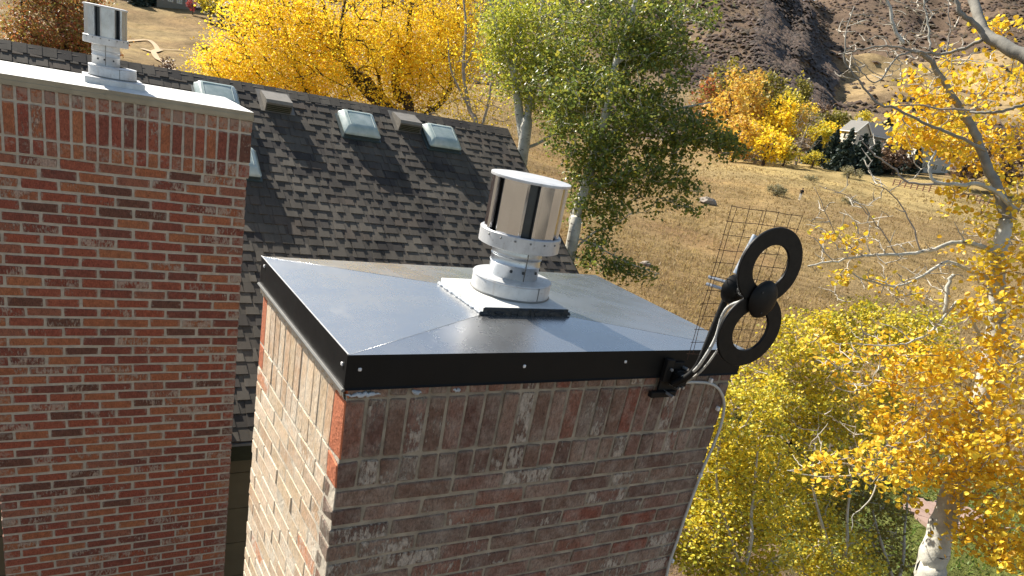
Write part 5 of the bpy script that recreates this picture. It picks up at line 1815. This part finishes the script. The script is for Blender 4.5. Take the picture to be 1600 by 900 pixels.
def walker():
    b = ground_pt(1257, 288, 118)
    yaw = R(140)
    me = bpy.data.meshes.new('body')
    J = [(0, 0, .95), (0, 0, 1.15), (0, .01, 1.38), (0, .02, 1.50), (0, .03, 1.62), (0, .03, 1.74),
         (.20, .01, 1.42), (.27, -.02, 1.15), (.25, .10, .92), (-.20, .01, 1.42), (-.27, .02, 1.15), (-.25, .14, .95),
         (.10, 0, .90), (.12, .16, .50), (.12, .10, .08), (.12, .26, .04), (-.10, 0, .90), (-.12, -.08, .50), (-.12, -.28, .10), (-.12, -.14, .04)]
    E_ = [(0, 1), (1, 2), (2, 3), (3, 4), (4, 5), (2, 6), (6, 7), (7, 8), (2, 9), (9, 10), (10, 11), (0, 12), (12, 13), (13, 14), (14, 15), (0, 16), (16, 17), (17, 18), (18, 19)]
    rad = [.15, .15, .17, .06, .10, .085, .075, .055, .04, .075, .055, .04, .10, .075, .055, .045, .10, .075, .055, .045]
    me.from_pydata(J, E_, [])
    o = bpy.data.objects.new('person', me); COL.objects.link(o)
    sk = o.modifiers.new('skin', 'SKIN')
    for v, r_ in zip(me.skin_vertices[0].data, rad): v.radius = (r_, r_)
    me.skin_vertices[0].data[0].use_root = True
    o.modifiers.new('smooth', 'SUBSURF').levels = 1
    dg = bpy.context.evaluated_depsgraph_get()
    m2 = bpy.data.meshes.new_from_object(o.evaluated_get(dg))
    bpy.data.objects.remove(o)
    for m in ('skin', 'jacket', 'trousers'): m2.materials.append(MAT[m])
    for p in m2.polygons:
        z = p.center.z; x = abs(p.center.x)
        p.material_index = 0 if (z > 1.55 or (z < .97 and x > .20)) else (2 if z < .98 else 1)
        p.use_smooth = True
    o = bpy.data.objects.new('person', m2); COL.objects.link(o)
    o.location = b; o.rotation_euler = (0, 0, yaw)
    tag(o, 'tiny distant person in dark jacket and pale trousers standing in the meadow', 'person')
    hb = MB().cbox((0, .0, 1.74), (.105, .115, .07), .04)
    h = bpy.data.objects.new('hair', hb.mesh('hair', MAT['jacket'])); COL.objects.link(h); h.parent = o


walker()


# ------------------------------------------------------------------ grass and scrub
def scatter():
    rng = np.random.default_rng(77)
    # dry grass tufts over the meadow
    n = 42000
    az = np.radians(rng.uniform(28, 72, n)); r = 24 * (170 / 24) ** (rng.random(n) ** .9)
    x = CAM[0] + r * np.sin(az); y = CAM[1] + r * np.cos(az)
    keep = vnoise(x, y, 6, 2) + rng.random(n) * .7 > .55
    x, y, r = x[keep], y[keep], r[keep]
    z = terrain(x, y)
    n = len(x)
    h = rng.uniform(.05, .17, n) * (1 + r / 120)
    B = np.stack([x, y, z], 1)
    V, rn = [], []
    lean = rng.normal(0, .25, (n, 3, 2))
    VV = np.zeros((n, 9, 3)); 
    for k in range(3):
        a = rng.uniform(0, 6.28, n); w = h * .22
        dx, dy = np.cos(a) * w, np.sin(a) * w
        ox, oy = rng.normal(0, .12, n), rng.normal(0, .12, n)
        VV[:, k * 3, :] = B + np.stack([ox - dx, oy - dy, np.zeros(n) - .02], 1)
        VV[:, k * 3 + 1, :] = B + np.stack([ox + dx, oy + dy, np.zeros(n) - .02], 1)
        VV[:, k * 3 + 2, :] = B + np.stack([ox + lean[:, k, 0] * h, oy + lean[:, k, 1] * h, h], 1)
    me = mesh_np('meadow_grass', VV.reshape(-1, 3), np.arange(n * 9), np.full(n * 3, 3), MAT['drygrass'], False, rnd=np.repeat(rng.random(n), 3))
    o = link('meadow_grass', me); tag(o, 'dry golden grass covering the meadow', 'grass', kind='stuff')
    # lawn
    n = 9000
    a = rng.uniform(0, 6.28, n); rr = 6.6 * np.sqrt(rng.random(n))
    x = 19.5 + rr * np.cos(a); y = 7.2 + rr * np.sin(a); z = terrain(x, y)
    VV = np.zeros((n, 3, 3)); B = np.stack([x, y, z], 1); t = rng.uniform(0, 6.28, n)
    VV[:, 0] = B + np.stack([-np.cos(t) * .03, -np.sin(t) * .03, t * 0], 1); VV[:, 1] = B + np.stack([np.cos(t) * .03, np.sin(t) * .03, t * 0], 1)
    VV[:, 2] = B + np.stack([rng.normal(0, .04, n), rng.normal(0, .04, n), rng.uniform(.05, .13, n)], 1)
    me = mesh_np('lawn_grass', VV.reshape(-1, 3), np.arange(n * 3), np.full(n, 3), MAT['greengrass'], False, rnd=rng.random(n))
    o = link('lawn_grass', me); tag(o, 'short green lawn grass beside the garden path', 'grass', kind='stuff')
    # scrub oak on the hills: small leafy lumps
    oct_ = np.array([(1, 0, 0), (0, 1, 0), (-1, 0, 0), (0, -1, 0), (0, 0, 1.0), (.7, .7, .4), (-.7, .7, .4), (-.7, -.7, .4), (.7, -.7, .4)])
    of = [(0, 5, 4), (5, 1, 4), (1, 6, 4), (6, 2, 4), (2, 7, 4), (7, 3, 4), (3, 8, 4), (8, 0, 4)]
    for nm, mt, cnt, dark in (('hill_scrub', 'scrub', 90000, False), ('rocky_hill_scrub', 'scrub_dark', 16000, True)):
        if dark:
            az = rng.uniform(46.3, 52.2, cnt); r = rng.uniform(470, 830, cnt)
        else:
            az = rng.uniform(-6, 76, cnt); r = 235 * (1500 / 235) ** rng.random(cnt)
        x = CAM[0] + r * np.sin(np.radians(az)); y = CAM[1] + r * np.cos(np.radians(az))
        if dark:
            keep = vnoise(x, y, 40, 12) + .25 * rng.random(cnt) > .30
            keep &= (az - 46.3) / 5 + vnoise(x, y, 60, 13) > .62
        else:
            d = vnoise(x, y, 75, 8)
            keep = (d < .60) | (r > 500)
            mead = (az > 51.5) & (r > 620) & (r < 960)
            keep &= (~mead) | (rng.random(cnt) < .10)
            low = (az < 45) & (r > 330) & (r < 430)
            keep &= (~low) | (rng.random(cnt) < .15)
            keep &= vnoise(x, y, 22, 15) + vnoise(x, y, 60, 25) + rng.random(cnt) * .5 > .80
        x, y, r = x[keep], y[keep], r[keep]; m = len(x)
        z = terrain(x, y)
        s = rng.uniform(.35, 1.0, m) ** 1.5 * 1.9 * np.clip((r / 420), .8, 2.0)
        V = oct_[None] * s[:, None, None] * rng.uniform(.7, 1.3, (m, 9, 1))
        V[:, :, 0] *= rng.uniform(.8, 1.7, m)[:, None]
        V += np.stack([x, y, z - s * .25], 1)[:, None]
        F = (np.arange(m) * 9)[:, None, None] + np.array(of)[None]
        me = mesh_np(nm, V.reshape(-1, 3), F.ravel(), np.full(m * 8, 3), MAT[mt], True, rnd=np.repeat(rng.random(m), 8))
        o = link(nm, me); tag(o, 'dark scrub tinted with shade on the rocky hill face' if dark else 'brown oak scrub covering the hills', 'scrub', kind='stuff')


scatter()
